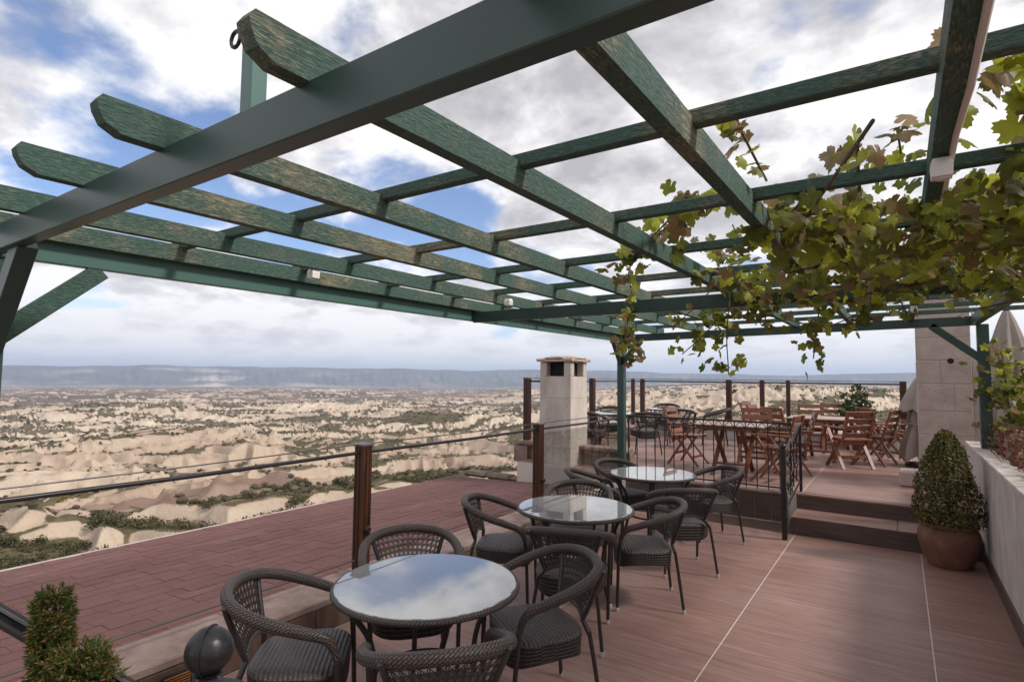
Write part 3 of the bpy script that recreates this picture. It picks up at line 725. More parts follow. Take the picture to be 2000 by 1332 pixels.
me = MB().box((0, 0, 0), (ex*1.08, 1, .006)).mesh('shingle', 'shingle')
rest = MB()
for n_, (xc, yc, w, z, gap, lift) in enumerate(tabs):
    R = Matrix.Rotation(-slope-rad(.9), 4, 'Y')
    if n_ < 300:
        o = link('shingle', me, roof, (xc+5, yc-3.5, z+.008+lift)); o.rotation_euler = (0, -slope-rad(.9), 0); o.scale = (1, w-gap, 1)
    else:
        rest.box((xc+5, yc-3.5, z+.008+lift), (ex*1.08, w-gap, .006), R.to_3x3())
stuff(rest.obj('shingle_courses', 'shingle', roof))
MB().box((-2.4, -.2, -3.6), (.5, 8, 6.6)).obj('house_wall', 'tuff_block', roof)

# stone ledge and chimney at the far end of the roof
lg = thing('stone_ledge', 'weathered tan stone ledge at the end of the red roof behind the chimney', 'wall', (-4.6, 8.0, 0))
rng = random.Random(4)
for k, (x, w) in enumerate(((-1.5, .50), (-1.0, .5), (-.45, .6), (.2, .66), (.83, .56))):
    MB().box((x, -.10, .045), (w, .26, .10+rng.uniform(-.02, .02)), Matrix.Rotation(rng.uniform(-.05, .05), 3, 'Z'), .04).obj('stone', 'ledge_stone', lg)
MB().box((.25, .12, .2), (2.0, .16, .80)).obj('wall_face', 'ledge_stone', lg)
me = MB().box((0, 0, 0), (.62, .3, .06), None, .012).mesh('coping_stone', 'coping')
for k in range(3): link('coping_stone', me, lg, (-.42+k*.66, .12, .632))
ch = thing('chimney', 'square pale stone chimney with dark vent openings and a rough tiled cap', 'chimney', (-4.445, 7.97, 0))
w = .275
def wallbox(mb, z0, z1, k): mb.box((0, 0, (z0+z1)/2), (2*w*k, 2*w*k, z1-z0), None, .004)
for i, (z0, z1) in enumerate(((.05, .638), (.64, 1.068), (1.07, 1.398), (1.40, 1.738))):
    mb = MB(); wallbox(mb, z0, z1, (1.03, 1.022, 1.012, 1.0)[i]); mb.obj('stone_course', 'chimney_plaster', ch)
zt0, zt1 = 1.74, 1.965
for sx_ in (-1, 1):
    for sy_ in (-1, 1):
        MB().box((sx_*w*.78, sy_*w*.78, (zt0+zt1)/2), (w*.44, w*.44, zt1-zt0), None, .008).obj('corner_pier', 'chimney_plaster', ch)
MB().box((0, 0, (zt0+zt1)/2), (w*1.15, w*1.15, zt1-zt0-.004)).obj('dark_vent_fill', 'black_void', ch)  # solid block, black colour painted in for the shade inside the vents
MB().box((0, 0, zt1+.022), (.64, .64, .035), None, .008).obj('cap_slab', 'pink_tile', ch)
rng = random.Random(8)
for k in range(4):
    for j in range(4):
        x = -.245+k*.163; y = -.245+j*.163; zz = zt1+.062+.02*(2-abs(k-1.5)-abs(j-1.5))
        MB().box((x, y, zz), (.158, .158, .03), Matrix.Rotation(rng.uniform(-.12, .12), 3, 'Z') @ Matrix.Rotation(rng.uniform(-.1, .1), 3, 'X'), .008).obj('cap_tile', 'pink_tile', ch)

# ------------------------------------------------------------------ pillar of stone blocks
pl = thing('stone_pillar', 'tall pillar of pinkish tuff blocks with pale joints behind the clipped bush', 'pillar', (.49, 9.7, .37))
MB().box((0, 0, 1.5), (.565, .565, 3.0)).obj('core', 'mortar', pl)
rng = random.Random(12); z = 0; i = 0
while z < 2.98:
    h = (.30, .34, .32, .36, .31)[i % 5]; cut = rng.uniform(-.12, .12)
    for a, b in ((-.29, cut), (cut, .29)):
        for face in range(2):
            dd = rng.uniform(-.003, .004)
            if face == 0: MB().box(((a+b)/2, -.283+dd, z+h/2), (b-a-.012, .02, h-.012), None, .004).obj('stone_block', 'tuff_block', pl)
            else: MB().box((-.283+dd, (a+b)/2, z+h/2), (.02, b-a-.012, h-.012), None, .004).obj('stone_block', 'tuff_block', pl)
    z += h; i += 1
MB().box((0, 0, 3.02), (.66, .66, .07), None, .01).obj('cap', 'tuff_block', pl)
MB().tube([(.07, -.29, 1.62), (.07, -.299, 1.62)], .036, 12).obj('dark_hole_disc', 'black_void', pl)  # disc on the face, the hole's inner shade painted as black
o = MB().box((0, 0, .1), (.36, .34, .2), None, .02).obj('stone_step_block', 'tuff_block', loc=(.14, 9.08, .37)); tag(o, 'small squared grey stone block on the floor beside the pillar foot', 'stone block')
o = MB().box((0, 0, .85), (.26, .5, 2.05), None, .01).obj('plaster_pier', 'white_wall', loc=(.92, 9.85, .2)); tag(o, 'narrow white plastered pier just right of the stone pillar', 'pier')

# ------------------------------------------------------------------ railings
def rail_post(parent, x, y, z0, z1, s_=.10, groove=True, rz=0):
    mb = MB(); h = z1-z0
    poly = []
    a = s_/2; g = .006
    for q in range(4):
        c, s2 = math.cos(q*PI/2), math.sin(q*PI/2)
        side = [(-a+.008, -a), (-.024, -a), (-.021, -a+g), (-.015, -a+g), (-.012, -a), (.012, -a), (.015, -a+g), (.021, -a+g), (.024, -a), (a-.008, -a), (a, -a+.008)] if groove else [(-a+.006, -a), (a-.006, -a), (a, -a+.006)]
        poly += [(p[0]*c-p[1]*s2, p[0]*s2+p[1]*c) for p in side]
    mb.prism(poly, 'z', 0, h)
    p = mb.obj('post', 'post_wood', parent, loc=(x-parent.location.x, y-parent.location.y, z0-parent.location.z))
    cp = MB(); k = s_/2+.006; cp.add([(-k, -k, h), (k, -k, h), (k, k, h), (-k, k, h), (-k, -k, h+.012), (k, -k, h+.012), (k, k, h+.012), (-k, k, h+.012), (0, 0, h+.03)], [(3, 2, 1, 0), (0, 1, 5, 4), (1, 2, 6, 5), (2, 3, 7, 6), (3, 0, 4, 7), (4, 5, 8), (5, 6, 8), (6, 7, 8), (7, 4, 8)])
    cp.obj('post_cap', 'post_cap', p); return p
RX = -3.42
rl = thing('terrace_railing', 'railing of grooved brown posts and dark rail along the lower terrace edge', 'railing', (RX, 3, 0))
for y in (.43, 2.99, 5.55): rail_post(rl, RX, y, .212, 1.185)
for y0, y1 in ((-1.6, .43), (.43, 2.99), (2.99, 5.55), (5.55, 8.0)):
    MB().tube([(0, y0-3+.05, 1.132), (0, (y0+y1)/2-3, 1.126), (0, y1-3-.05, 1.132)], .0135, 10).obj('hand_rail', 'rail_metal', rl, True)
MB().tube([(0, -4.6, 1.187), (0, -1.3, 1.184), (0, -.1, 1.196), (0, 1.2, 1.188), (0, 2.5, 1.194), (0, 5, 1.20)], .0045, 6).obj('top_cable', 'cable', rl, True)
MB().tube([(0, -4.6, .337), (0, 5, .332)], .007, 8).obj('lower_cable', 'cable', rl, True)
for y in (2.99, 5.55):
    MB().tube([(.052, y-3, .56), (.068, y-3, .56), (.085, y-3, .56)], [.012, .028, .02], 12).obj('clamp_knob', 'iron', rl, True)
MB().box((0, 3.76, .72), (.008, 2.3, .72)).obj('glass_pane', 'pane_glass', rl)

ur = thing('upper_terrace_railing', 'railing of thin brown posts around the far raised terrace', 'railing', (-5.25, 10.6, .37))
uz = ur.location
for x, y, s_ in ((-5.25, 8.15, .105), (-5.25, 10.63, .105), (-5.25, 12.8, .08), (-5.25, 13.4, .10), (-3.2, 13.4, .115), (-2.5, 13.4, .09), (-1.98, 13.4, .08), (.05, 13.4, .115)):
    rail_post(ur, x, y, .62, 1.70, s_, s_ > .1)
def urail(a, b, z, r, nm):
    MB().tube([(a[0]-uz.x, a[1]-uz.y, z-uz.z), (b[0]-uz.x, b[1]-uz.y, z-uz.z)], r, 8).obj(nm, 'rail_metal', ur, True)
for z, r, nm in ((1.655, .016, 'hand_rail'), (1.705, .006, 'top_cable'), (.80, .007, 'lower_cable')):
    urail((-5.25, 8.15), (-5.25, 13.4), z, r, nm); urail((-5.25, 13.4), (.05, 13.4), z, r, nm)
urail((-4.75, 8.15), (-5.25, 8.15), 1.655, .016, 'hand_rail')
uk = thing('upper_kerb_wall', 'low pale kerb wall with stone coping around the far raised terrace', 'wall', (-5.25, 10.7, .37))
MB().box((0, 0, .08), (.26, 5.5, .26)).obj('kerb', 'coping', uk); MB().box((3.0, 2.7, .08), (5.9, .26, .26)).obj('kerb', 'white_wall', uk)
me = MB().box((0, 0, 0), (.32, .9, .05), None, .008).mesh('coping_stone', 'coping')
for k in range(6): link('coping_stone', me, uk, (0, -2.25+k*.905, .236))
for k in range(7):
    o = link('coping_stone', me, uk, (.32+k*.905, 2.7, .236)); o.rotation_euler = (0, 0, PI/2)
ow = MB().box((0, 0, .25), (2.0, .2, 1.0)).obj('white_end_wall', 'white_wall', loc=(.0, 13.75, .0)); tag(ow, 'low white wall behind the last brown post at the back', 'wall')

# wrought iron balustrade on the edge of the raised terrace
ba = thing('iron_balustrade', 'black wrought iron balustrade with thin bars on the dark brown wall', 'balustrade', (-2.2, 7.62, .36))
for z, r in ((.83, .012), (.75, .007), (.05, .008)):
    MB().bar((-1.02, 0, z), (1.1, 0, z), 2*r, 2*r).obj('rail_bar', 'iron', ba)
me = MB().box((0, 0, .42), (.011, .011, .82)).mesh('baluster', 'iron')
for k in range(17): link('baluster', me, ba, (-1.0+k*.131, 0, 0))
me = MB().bar((0, 0, .75), (.0655, 0, .825), .008, .008, (0, 1, 0)).bar((.0655, 0, .825), (.131, 0, .75), .008, .008, (0, 1, 0)).mesh('zigzag', 'iron')
for k in range(16): link('zigzag', me, ba, (-1.0+k*.131, 0, 0))
def scroll(c, r0, turns, flip=1, n=26):
    return [(0, c[0]+flip*r0*(1-t_/n*.85)*math.cos(turns*2*PI*t_/n), c[1]+r0*(1-t_/n*.85)*math.sin(turns*2*PI*t_/n)) for t_ in range(n+1)]
hr = thing('stair_handrail', 'black wrought iron handrail with scrolls sloping beside the dark brown steps', 'handrail', (-1.07, 6.82, 0))
MB().box((0, 0, .49), (.05, .05, .98), None, .004).obj('newel_post', 'iron', hr)
MB().lathe([(.02, 0), (.036, .012), (.036, .024), (.026, .04), (.012, .055), (.0, .06)], (0, 0, .98), 12).obj('newel_cap', 'iron', hr, True)
MB().box((.045, .93, .79), (.032, .032, .84), None, .004).obj('upper_post', 'iron', hr)
MB().tube(crom([(0, .02, .93), (.02, .45, 1.02), (.045, .80, 1.17), (.045, .95, 1.19)], 6), .018, 8).obj('top_bar', 'rail_metal', hr, True)
MB().bar((.0, .02, .30), (.04, .92, .50), .016, .016).obj('bottom_bar', 'iron', hr)
for k, (y, z, r_) in enumerate(((.2, .55, .10), (.42, .85, .09), (.42, .58, .11), (.68, .75, .12), (.66, .98, .08), (.2, .80, .08), (.84, .70, .06))):
    MB().tube([(.02+p[0], p[1], p[2]) for p in scroll((y, z), r_, 1.4, (-1)**k)], .008, 6).obj('scroll', 'iron', hr, True)
for y in (.3, .55, .76): MB().bar((.02, y, .36+.22*y), (.03, y, .95+.26*y), .012, .012, (1, 0, 0)).obj('upright', 'iron', hr)

# ------------------------------------------------------------------ pergola
pg = thing('pergola', 'weathered green pergola of steel beams and open wooden slats over the terrace', 'pergola', (-1.4, 4.3, 0))
def pp(mb, name, m, smooth=False):
    mb.v = [(x+1.4, y-4.3, z) for x, y, z in mb.v]; return mb.obj(name, m, pg, smooth)
FX = -3.34
pp(MB().bar((FX, .71, 2.29), (FX, 7.76, 2.30), .05, .10, ch=.003), 'edge_beam', 'green_steel_bright')
pp(MB().box((FX+.032, 4.2, 2.336), (.016, 7.0, .006)), 'edge_lip', 'green_steel_bright')
pp(MB().bar((-3.38, .74, 2.29), (1.1, .74, 2.29), .052, .112, ch=.003), 'front_beam', 'green_steel')
pp(MB().bar((FX+.03, 4.2, 2.28), (1.1, 4.2, 2.285), .05, .10, ch=.003), 'middle_beam', 'green_steel')
pp(MB().bar((FX+.03, 7.74, 2.30), (.70, 7.74, 2.37), .05, .10, ch=.003), 'rear_beam', 'green_steel')
pp(MB().bar((.60, 4.23, 2.285), (.68, 7.76, 2.375), .075, .10, ch=.003), 'side_beam', 'green_steel')
for x, y, z0, z1 in ((-3.38, .76, .21, 2.236), (-3.36, 7.76, .21, 2.25), (.74, 7.76, .9, 2.33)):
    pp(MB().box((x, y, (z0+z1)/2), (.10, .10, z1-z0), None, .004), 'post', 'green_steel')
def brace(a, b, w=.06, h=.07, m='green_steel'): pp(MB().bar(a, b, w, h, ch=.003), 'brace', m)
brace((-2.97, .77, 2.26), (-3.36, .77, 1.83), .07, .09)
brace((FX, 1.17, 2.236), (FX, .74, 1.84), .042, .085, 'old_green_y')
brace((-3.05, 7.74, 2.26), (-3.35, 7.74, 1.93)); brace((FX-.0, 7.42, 2.26), (FX-.02, 7.74, 1.93))
brace((.30, 7.74, 2.33), (.72, 7.74, 1.96), .05, .075)
RZ, RH, RW = 2.34, .09, .046
rafters = [(-3.315, -3.30), (-2.84, -2.83), (-2.26, -2.27), (-1.705, -1.80), (-1.06, -1.075), (-.493, -.485), (.09, .10)]
for i, (xa, xb) in enumerate(rafters):
    y0 = (.50, .42, .535, .55, .575, .42, -.3)[i]; y1 = 7.95
    mb = MB(); prof = [(y0+.06, 0), (y1, 0), (y1, RH), (y0+.012, RH), (y0, RH-.02), (y0+.004, .05), (y0+.02, .02)]
    mb.prism([(p[0], RZ+p[1]) for p in prof], 'x', 0, RW*(1.08 if i == 6 else 1))
    mb.v = [(x+xa+(xb-xa)*(y-.9)/7, y, z+max(0, y-4.2)*.016*max(0, (xa+3.3)/3.9)) for x, y, z in mb.v]
    pp(mb, 'rafter', 'old_green_y')
PZ = RZ+RH-.018
for i, y in enumerate((1.515, 2.285, 3.05, 3.82, 4.58, 5.35, 6.12, 6.88, 7.64)):
    dz = .05*max(0, (y-4.2)/3.4)
    if i == 0:
        pp(MB().bar((-3.45, y+.02, PZ+.0225), (.096, y+.02, PZ+.0225), .042, .045, ch=.003), 'purlin', 'old_green_x')
        pp(MB().bar((.142, y+.02, PZ+.0225), (1.3, y+.02, PZ+.0225), .042, .045, ch=.003), 'purlin', 'old_green_x')
    else:
        pp(MB().bar((-3.45, y+.02, PZ+.0225), (1.3, y+.02, PZ+.0225+dz), .042, .045, ch=.003), 'purlin', 'old_green_x')
# short upright with an eye bolt behind the end of the fifth rafter
pp(MB().box((-1.375, .80, 2.49), (.048, .048, .29), None, .004), 'upright', 'green_steel_bright')
pp(MB().tube([(-1.455+.022*math.cos(2*PI*k/14), .79, 2.622+.022*math.sin(2*PI*k/14)) for k in range(14)], .0055, 6, closed=True).tube([(-1.434, .79, 2.622), (-1.40, .79, 2.622)], .006, 6), 'eye_bolt', 'iron', True)
# cable clipped under the right-hand rafter
pp(MB().tube([(.139+.003*math.sin(k*2.1), .3+k*.3, RZ+.006+.004*math.sin(k*1.3)) for k in range(13)], .0075, 6), 'power_cable', 'white_cord', True)

# lamps under the slats
lamp_me = None
LPS = [((.113, 1.955, RZ), 'white lamp under the right-hand slat, nearest and largest of the pergola lamps'), ((.113, 3.88, RZ), 'white lamp under the right-hand slat just before the middle beam'),
       ((.118, 5.9, RZ+.02), 'small white lamp under the right-hand slat in front of the stone pillar'), ((-2.83, 2.06, RZ), 'white lamp under a left-hand slat, above the far hills'), ((-2.57, 3.70, RZ+.005), 'white lamp beside the left end of the middle beam')]
proto = None
for p, lb in LPS:
    if proto is None:
        t_ = proto = thing('pergola_lamp', lb, 'lamp', p, 0, 'white lamps under the pergola')
        a = .020; b = .026
        MB().add([(-a, -a, 0), (a, -a, 0), (a, a, 0), (-a, a, 0), (-b, -b, -.018), (b, -b, -.018), (b, b, -.018), (-b, b, -.018), (-b*.92, -b*.92, -.052), (b*.92, -b*.92, -.052), (b*.92, b*.92, -.052), (-b*.92, b*.92, -.052)],
                 [(3, 2, 1, 0)]+[(i+4*j, (i+1) % 4+4*j, (i+1) % 4+4*j+4, i+4*j+4) for j in (0, 1) for i in range(4)]+[(8, 9, 10, 11)]).obj('housing', 'lamp_white', t_)
        MB().lathe([(.018, -.0525), (.018, -.057), (.010, -.060)], n=16).obj('lens', 'lamp_lens', t_)
    else:
        t_ = copy_tree(proto); t_.location = p; t_['label'] = lb

# ------------------------------------------------------------------ wicker chairs
def rim_pts():
    h = [(.232, .222, .0), (.238, .214, .30), (.248, .20, .50), (.262, .162, .592), (.276, .06, .634), (.283, -.05, .668), (.264, -.165, .704), (.20, -.255, .733), (.105, -.302, .747), (0, -.316, .751)]
    full = h+[(-x, y, z) for x, y, z in h[-2::-1]]
    return crom(full, 6)
RP = rim_pts()
def back_pt(u_, v_):
    # u across -1..1, v from 0 (bottom) to 1 (under the rim): vase outline, curved in plan
    a = u_*rad(47)*(.70+.30*v_); r = .245+.05*v_
    return Vector((r*math.sin(a)*1.06, -(.215+.045*v_)-.055*math.cos(a)*v_+.055*(1-math.cos(a))*1.6, .47+.045*(1-u_*u_)*(1-v_)+v_*(.265+.012*(1-u_*u_)-.045*(1-v_)*(1-u_*u_)*0)))
def build_chair():
    t_ = thing('wicker_chair', '', 'chair')
    n = len(RP); up_ = [p for p in RP if p.z > .49]
    rr = []
    for p in up_:
        k = min(1, max(0, (p.z-.50)/.16)); rr.append(.0145+.0125*k)
    MB().tube(up_, rr, 12).obj('arm_rim', 'wicker', t_, True)
    for sx_ in (1, -1):
        leg = MB().tube([(sx_*.232, .222, .0), (sx_*.238, .214, .30), (sx_*.248, .20, .505)], [.0115, .0125, .0145], 8).obj('leg', 'dark_tube', t_, True)
        MB().lathe([(.0128, .0), (.0138, .004), (.0138, .026), (.0122, .03)], (sx_*.2325, .222, -.0005), 8).obj('foot_cap', 'foot_cap', leg, True)
        leg = MB().tube([(sx_*.235, -.265, .0), (sx_*.205, -.232, .28), (sx_*.185, -.213, .43)], .0115, 8).obj('leg', 'dark_tube', t_, True)
        MB().lathe([(.0128, .0), (.0138, .004), (.0138, .026), (.0122, .03)], (sx_*.2345, -.265, -.0005), 8).obj('foot_cap', 'foot_cap', leg, True)
        MB().tube([(sx_*.185, -.213, .42)]+[back_pt(sx_, k/6) for k in range(7)], .0135, 8).obj('back_stile', 'dark_tube', t_, True)
    # woven back: border plus open lattice of flat strands
    lat = MB()
    def strand(f, n_, w):
        P = [f(k/n_) for k in range(n_+1)]
        for a, b in zip(P, P[1:]):
            m_ = (a+b)/2; nr = Vector((m_.x, m_.y+.02, 0)).normalized()
            lat.bar(a-(b-a)*.04, b+(b-a)*.04, .0028, w, nr.cross(b-a) if (nr.cross(b-a)).length > 1e-6 else (0, 0, 1))
    for k in range(15):
        u_ = -1+2*k/14
        for dd in (-.018, .018): strand(lambda q, u_=u_+dd: back_pt(max(-1, min(1, u_)), q), 5, .0036)
    for k in range(9):
        v_ = k/8
        for dd in (-.014, .014): strand(lambda q, v_=v_+dd: back_pt(-1+2*q, max(0, min(1, v_))), 10, .0036)
    for k in range(-7, 15):
        for sg in (1, -1):
            def f(q, k=k, sg=sg):
                a = k/14*2-1+q*1.0
                return back_pt(max(-1, min(1, sg*a)), q)
            if -1.0 < k/14*2-1 < .98 and k/14*2-1+1 < 2.0:
                qa = 0 if k >= 0 else 0
                qb = 1 if k/14*2 <= 1 else (2-k/14*2)
                strand(lambda q, f=f, qb=qb: f(q*qb), 6, .0034)
    lat.obj('woven_back', 'wicker_apron', t_)
    MB().tube([back_pt(-1+2*k/12, -.01) for k in range(13)], .010, 8).obj('back_arch', 'wicker', t_, True)
    # seat and woven skirt
    out = []
    for k in range(40):
        a = 2*PI*k/40; c, s_ = math.cos(a), math.sin(a); e_ = 2/3.4
        x = .238*math.copysign(abs(c)**e_, c); y = .215*math.copysign(abs(s_)**e_, s_)+.005
        x *= 1+.09*(y/.22); out.append((x, y))
    seat = MB(); vs = [(0, 0, .452)]; fs = []; us = [] ; uv = []
    for j, (q, z) in enumerate(((.5, .450), (.85, .444), (.96, .437), (1.0, .424))):
        vs += [(x*q, y*q, z) for x, y in out]
    for k in range(40):
        k2 = (k+1) % 40; fs.append((0, 1+k, 1+k2))
        for j in range(3): fs.append((1+j*40+k, 1+(j+1)*40+k, 1+(j+1)*40+k2, 1+j*40+k2))
    seat.add(vs, fs, [tuple((vs[i][0], vs[i][1]) for i in f) for f in fs]); seat.obj('seat', 'wicker_seat', t_, True)
    ap = MB(); L = 0
    for k in range(40):
        k2 = (k+1) % 40; a, b = Vector(out[k]), Vector(out[k2]); d = (b-a).length
        P = [(*a, .425), (*b, .425), (b.x*.97, b.y*.97, .315+.02*math.cos(4*PI*k2/40)), (a.x*.97, a.y*.97, .315+.02*math.cos(4*PI*k/40))]
        ap.add(P, [(0, 1, 2, 3)], [((L, .425), (L+d, .425), (L+d, .315), (L, .315))]); L += d
    ap.obj('seat_skirt', 'wicker_apron', t_, True)
    return t_
chair0 = build_chair(); used = [False]
CH_GROUP = 'dark wicker armchairs around the glass tables'
def put_chair(x, y, hx, hy, label, z=0, group=CH_GROUP):
    t_ = chair0 if not used[0] else copy_tree(chair0); used[0] = True
    t_.location = (x, y, z); t_.rotation_euler = (0, 0, math.atan2(hy, hx)-PI/2)
    t_['label'] = label; t_['group'] = group
put_chair(-2.34, 1.70, .62, .57, 'dark wicker armchair left of the nearest glass table, beside the black ball finial')
put_chair(-2.38, 2.47, .66, -.55, 'dark wicker armchair behind the nearest glass table, against the first brown railing post')
put_chair(-1.62, 2.62, -.42, -.62, 'dark wicker armchair on the right of the nearest glass table')
put_chair(-1.56, 1.76, -.62, .52, 'nearest dark wicker armchair, its open woven back towards us')
put_chair(-2.60, 3.72, .88, .40, 'dark wicker armchair left of the second glass table, close to the kerb')
put_chair(-2.36, 4.50, .36, -.80, 'dark wicker armchair behind the second glass table, only its rim showing')
put_chair(-1.70, 4.32, -.86, -.50, 'dark wicker armchair standing sideways on the right of the second glass table')
put_chair(-1.88, 3.48, -.30, .80, 'dark wicker armchair with lattice back to us before the second glass table')
put_chair(-2.62, 6.12, .85, -.35, 'dark wicker armchair at the far left of the third glass table, by the green post')
put_chair(-1.74, 6.36, -.70, -.60, 'dark wicker armchair at the far right of the third glass table')
put_chair(-1.70, 5.26, -.60, .80, 'dark wicker armchair, back to us, before the third glass table')
put_chair(-2.62, 5.42, .80, .50, 'dark wicker armchair at the near left of the third glass table')

def build_table():
    t_ = thing('glass_table', '', 'table', group='round glass tables with woven rims')
    MB().lathe([(.0, .692), (.438, .692), (.444, .694), (.444, .700), (.440, .703), (0, .703)], n=72, capb=False, capt=False).obj('glass_top', 'table_glass', t_)
    pts = [(.449*math.cos(2*PI*k/72), .449*math.sin(2*PI*k/72), .686) for k in range(72)]
    MB().tube(pts, .0135, 10, closed=True).obj('woven_rim', 'wicker', t_, True)
    for k in range(4):
        a = PI/4+k*PI/2+.2; c, s_ = math.cos(a), math.sin(a)
        leg = MB().tube(crom([(.40*c, .40*s_, .675), (.36*c, .36*s_, .60), (.27*c, .27*s_, .45), (.25*c, .25*s_, .25), (.31*c, .31*s_, .0)], 4), .014, 8).obj('leg', 'dark_tube', t_, True)
        MB().lathe([(.0158, 0), (.017, .004), (.017, .028), (.0155, .032)], (.31*c, .31*s_, -.0005), 8).obj('foot_cap', 'foot_cap', leg, True)
    MB().tube([(.245*math.cos(2*PI*k/32), .245*math.sin(2*PI*k/32), .26) for k in range(32)], .010, 8, closed=True).obj('ring', 'dark_tube', t_, True)
    return t_
tb0 = build_table(); n_ = 0
for x, y, z, rz, lb in ((-1.97, 2.15, 0, 0, 'nearest and largest round glass table, mirroring clouds and a railing post'), (-2.15, 4.05, 0, .5, 'round glass table in the middle, mirroring the chimney'),
                        (-2.24, 5.98, 0, .9, 'round glass table farthest along the lower terrace, in front of the balustrade'), (-4.50, 9.85, .37, .3, 'round glass table on the raised terrace just right of the chimney'),
                        (-4.15, 12.1, .37, .7, 'round glass table farthest back on the raised terrace, behind dark wicker chairs')):
    t_ = tb0 if n_ == 0 else copy_tree(tb0); n_ += 1
    t_.location = (x, y, z); t_.rotation_euler = (0, 0, rz); t_['label'] = lb
UG = 'dark wicker armchairs on the raised terrace'
put_chair(-3.78, 9.75, -.55, .80, 'dark wicker armchair on the raised terrace just right of the green post', .37, UG)
put_chair(-3.62, 11.25, -.2, .95, 'dark wicker armchair behind the orange-lit wooden chair on the raised terrace', .37, UG)
put_chair(-3.15, 11.9, -.9, -.25, 'dark wicker armchair left of the thick brown post on the raised terrace', .37, UG)
put_chair(-4.85, 10.60, .3, -.9, 'dark wicker armchair behind the glass table near the chimney, only its rim showing', .37, UG)
put_chair(-4.45, 12.85, .3, -.9, 'dark wicker armchair farthest back by the corner of the far railing', .37, UG)
put_chair(-4.55, 9.15, .0, .9, 'dark wicker armchair beside the chimney, in front of a glass table', .37, UG)

# ------------------------------------------------------------------ wooden folding chairs and tables
def build_wood_chair():
    t_ = thing('wooden_folding_chair', '', 'chair')
    for sx_ in (1, -1):
        MB().bar((sx_*.235, -.22, .0), (sx_*.235, .17, .60), .025, .05, (1, 0, 0)).obj('leg', 'red_wood', t_)
        MB().bar((sx_*.205, .26, .0), (sx_*.205, -.10, .44), .025, .05, (1, 0, 0)).obj('leg', 'red_wood', t_)
        MB().bar((sx_*.205, -.14, .34), (sx_*.205, -.31, .88), .025, .045, (1, 0, 0)).obj('back_stile', 'red_wood', t_)
        MB().bar((sx_*.255, -.26, .625), (sx_*.255, .22, .625), .055, .022, ch=.004).obj('armrest', 'red_wood', t_)
        MB().bar((sx_*.18, -.2, .425), (sx_*.18, .24, .445), .022, .03).obj('seat_rail', 'red_wood', t_)
    me = MB().box((0, 0, 0), (.40, .016, .072), Matrix.Rotation(rad(17), 3, 'X'), .003).mesh('back_slat', 'red_wood')
    for k in range(5):
        q = .08+k*.205; link('back_slat', me, t_, (0, -.14-.17*q+.012, .36+.54*q))
    me = MB().box((0, 0, 0), (.44, .058, .018), None, .003).mesh('seat_slat', 'red_wood')
    for k in range(6): link('seat_slat', me, t_, (0, -.19+k*.08, .447+.003*k))
    MB().bar((-.235, -.10, .18), (.235, -.10, .18), .022, .035).obj('stretcher', 'red_wood', t_)
    MB().bar((-.205, .16, .125), (.205, .16, .125), .022, .035).obj('stretcher', 'red_wood', t_)
    return t_
wc0 = build_wood_chair()
WG = 'reddish wooden folding chairs on the raised terrace'
for i, (x, y, hx, hy, lb) in enumerate(((-2.85, 9.2, 1, -.12, 'orange-lit wooden folding chair nearest the green post, facing right'),
        (-1.95, 9.75, .05, -1, 'wooden folding chair behind the near slatted table, facing us'),
        (-1.40, 8.32, -1, .12, 'wooden folding chair side on with crossed legs just behind the iron handrail'),
        (-1.66, 10.75, .55, .85, 'dark wooden folding chair with its back to us, left of the farther slatted table'),
        (-.68, 10.35, -.60, .80, 'wooden folding chair turned away from us at the near side of the farther slatted table'),
        (-.28, 11.75, .82, .55, 'wooden folding chair on its own nearest the stone pillar, facing right'),
        (-1.42, 12.15, .1, -1, 'wooden folding chair behind the farther slatted table, facing us'),
        (-1.05, 12.75, .25, -1, 'wooden folding chair farthest back beside the tall potted plant'),
        (-2.35, 12.3, 1, -.25, 'small orange-lit wooden folding chair under the far railing, right of the thick post'),
        (-.08, 12.6, -1, -.1, 'wooden folding chair in front of the last brown post at the far right'),
        (-1.32, 9.25, -1, -.2, 'wooden folding chair at the right end of the near slatted table'),
        (-.35, 11.05, -.9, .3, 'wooden folding chair at the right side of the farther slatted table'),
        (-2.05, 11.45, 1, -.2, 'wooden folding chair at the left side of the farther slatted table, facing right'))):
    t_ = wc0 if i == 0 else copy_tree(wc0)
    t_.location = (x, y, .37); t_.rotation_euler = (0, 0, math.atan2(hy, hx)-PI/2); t_['label'] = lb; t_['group'] = WG
def build_wood_table():
    t_ = thing('slatted_wooden_table', '', 'table', group='slatted wooden tables on the raised terrace')
    me = MB().box((0, 0, 0), (.95, .086, .022), None, .003).mesh('top_slat', 'grey_wood')
    for k in range(10): link('top_slat', me, t_, (0, -.405+k*.09, .70))
    for sy_ in (1, -1): MB().box((0, sy_*.38, .67), (.86, .03, .05)).obj('apron', 'red_wood', t_)
    for sx_ in (1, -1):
        MB().bar((sx_*.22, -.36, 0), (sx_*.22, .36, .66), .03, .055, (1, 0, 0)).obj('leg', 'red_wood', t_)
        MB().bar((sx_*.18, .36, 0), (sx_*.18, -.36, .66), .03, .055, (1, 0, 0)).obj('leg', 'red_wood', t_)
        MB().box((sx_*.30, 0, .66), (.04, .76, .04)).obj('bearer', 'red_wood', t_)
    MB().bar((-.22, -.2, .15), (.22, -.2, .15), .03, .03).obj('stretcher', 'red_wood', t_)
    return t_
wt0 = build_wood_table(); wt0.location = (-2.02, 8.70, .37); wt0['label'] = 'slatted wooden table just behind the balustrade, nearer of the two'
t_ = copy_tree(wt0); t_.location = (-1.15, 11.15, .37); t_['label'] = 'slatted wooden table farther back, ringed by wooden folding chairs'

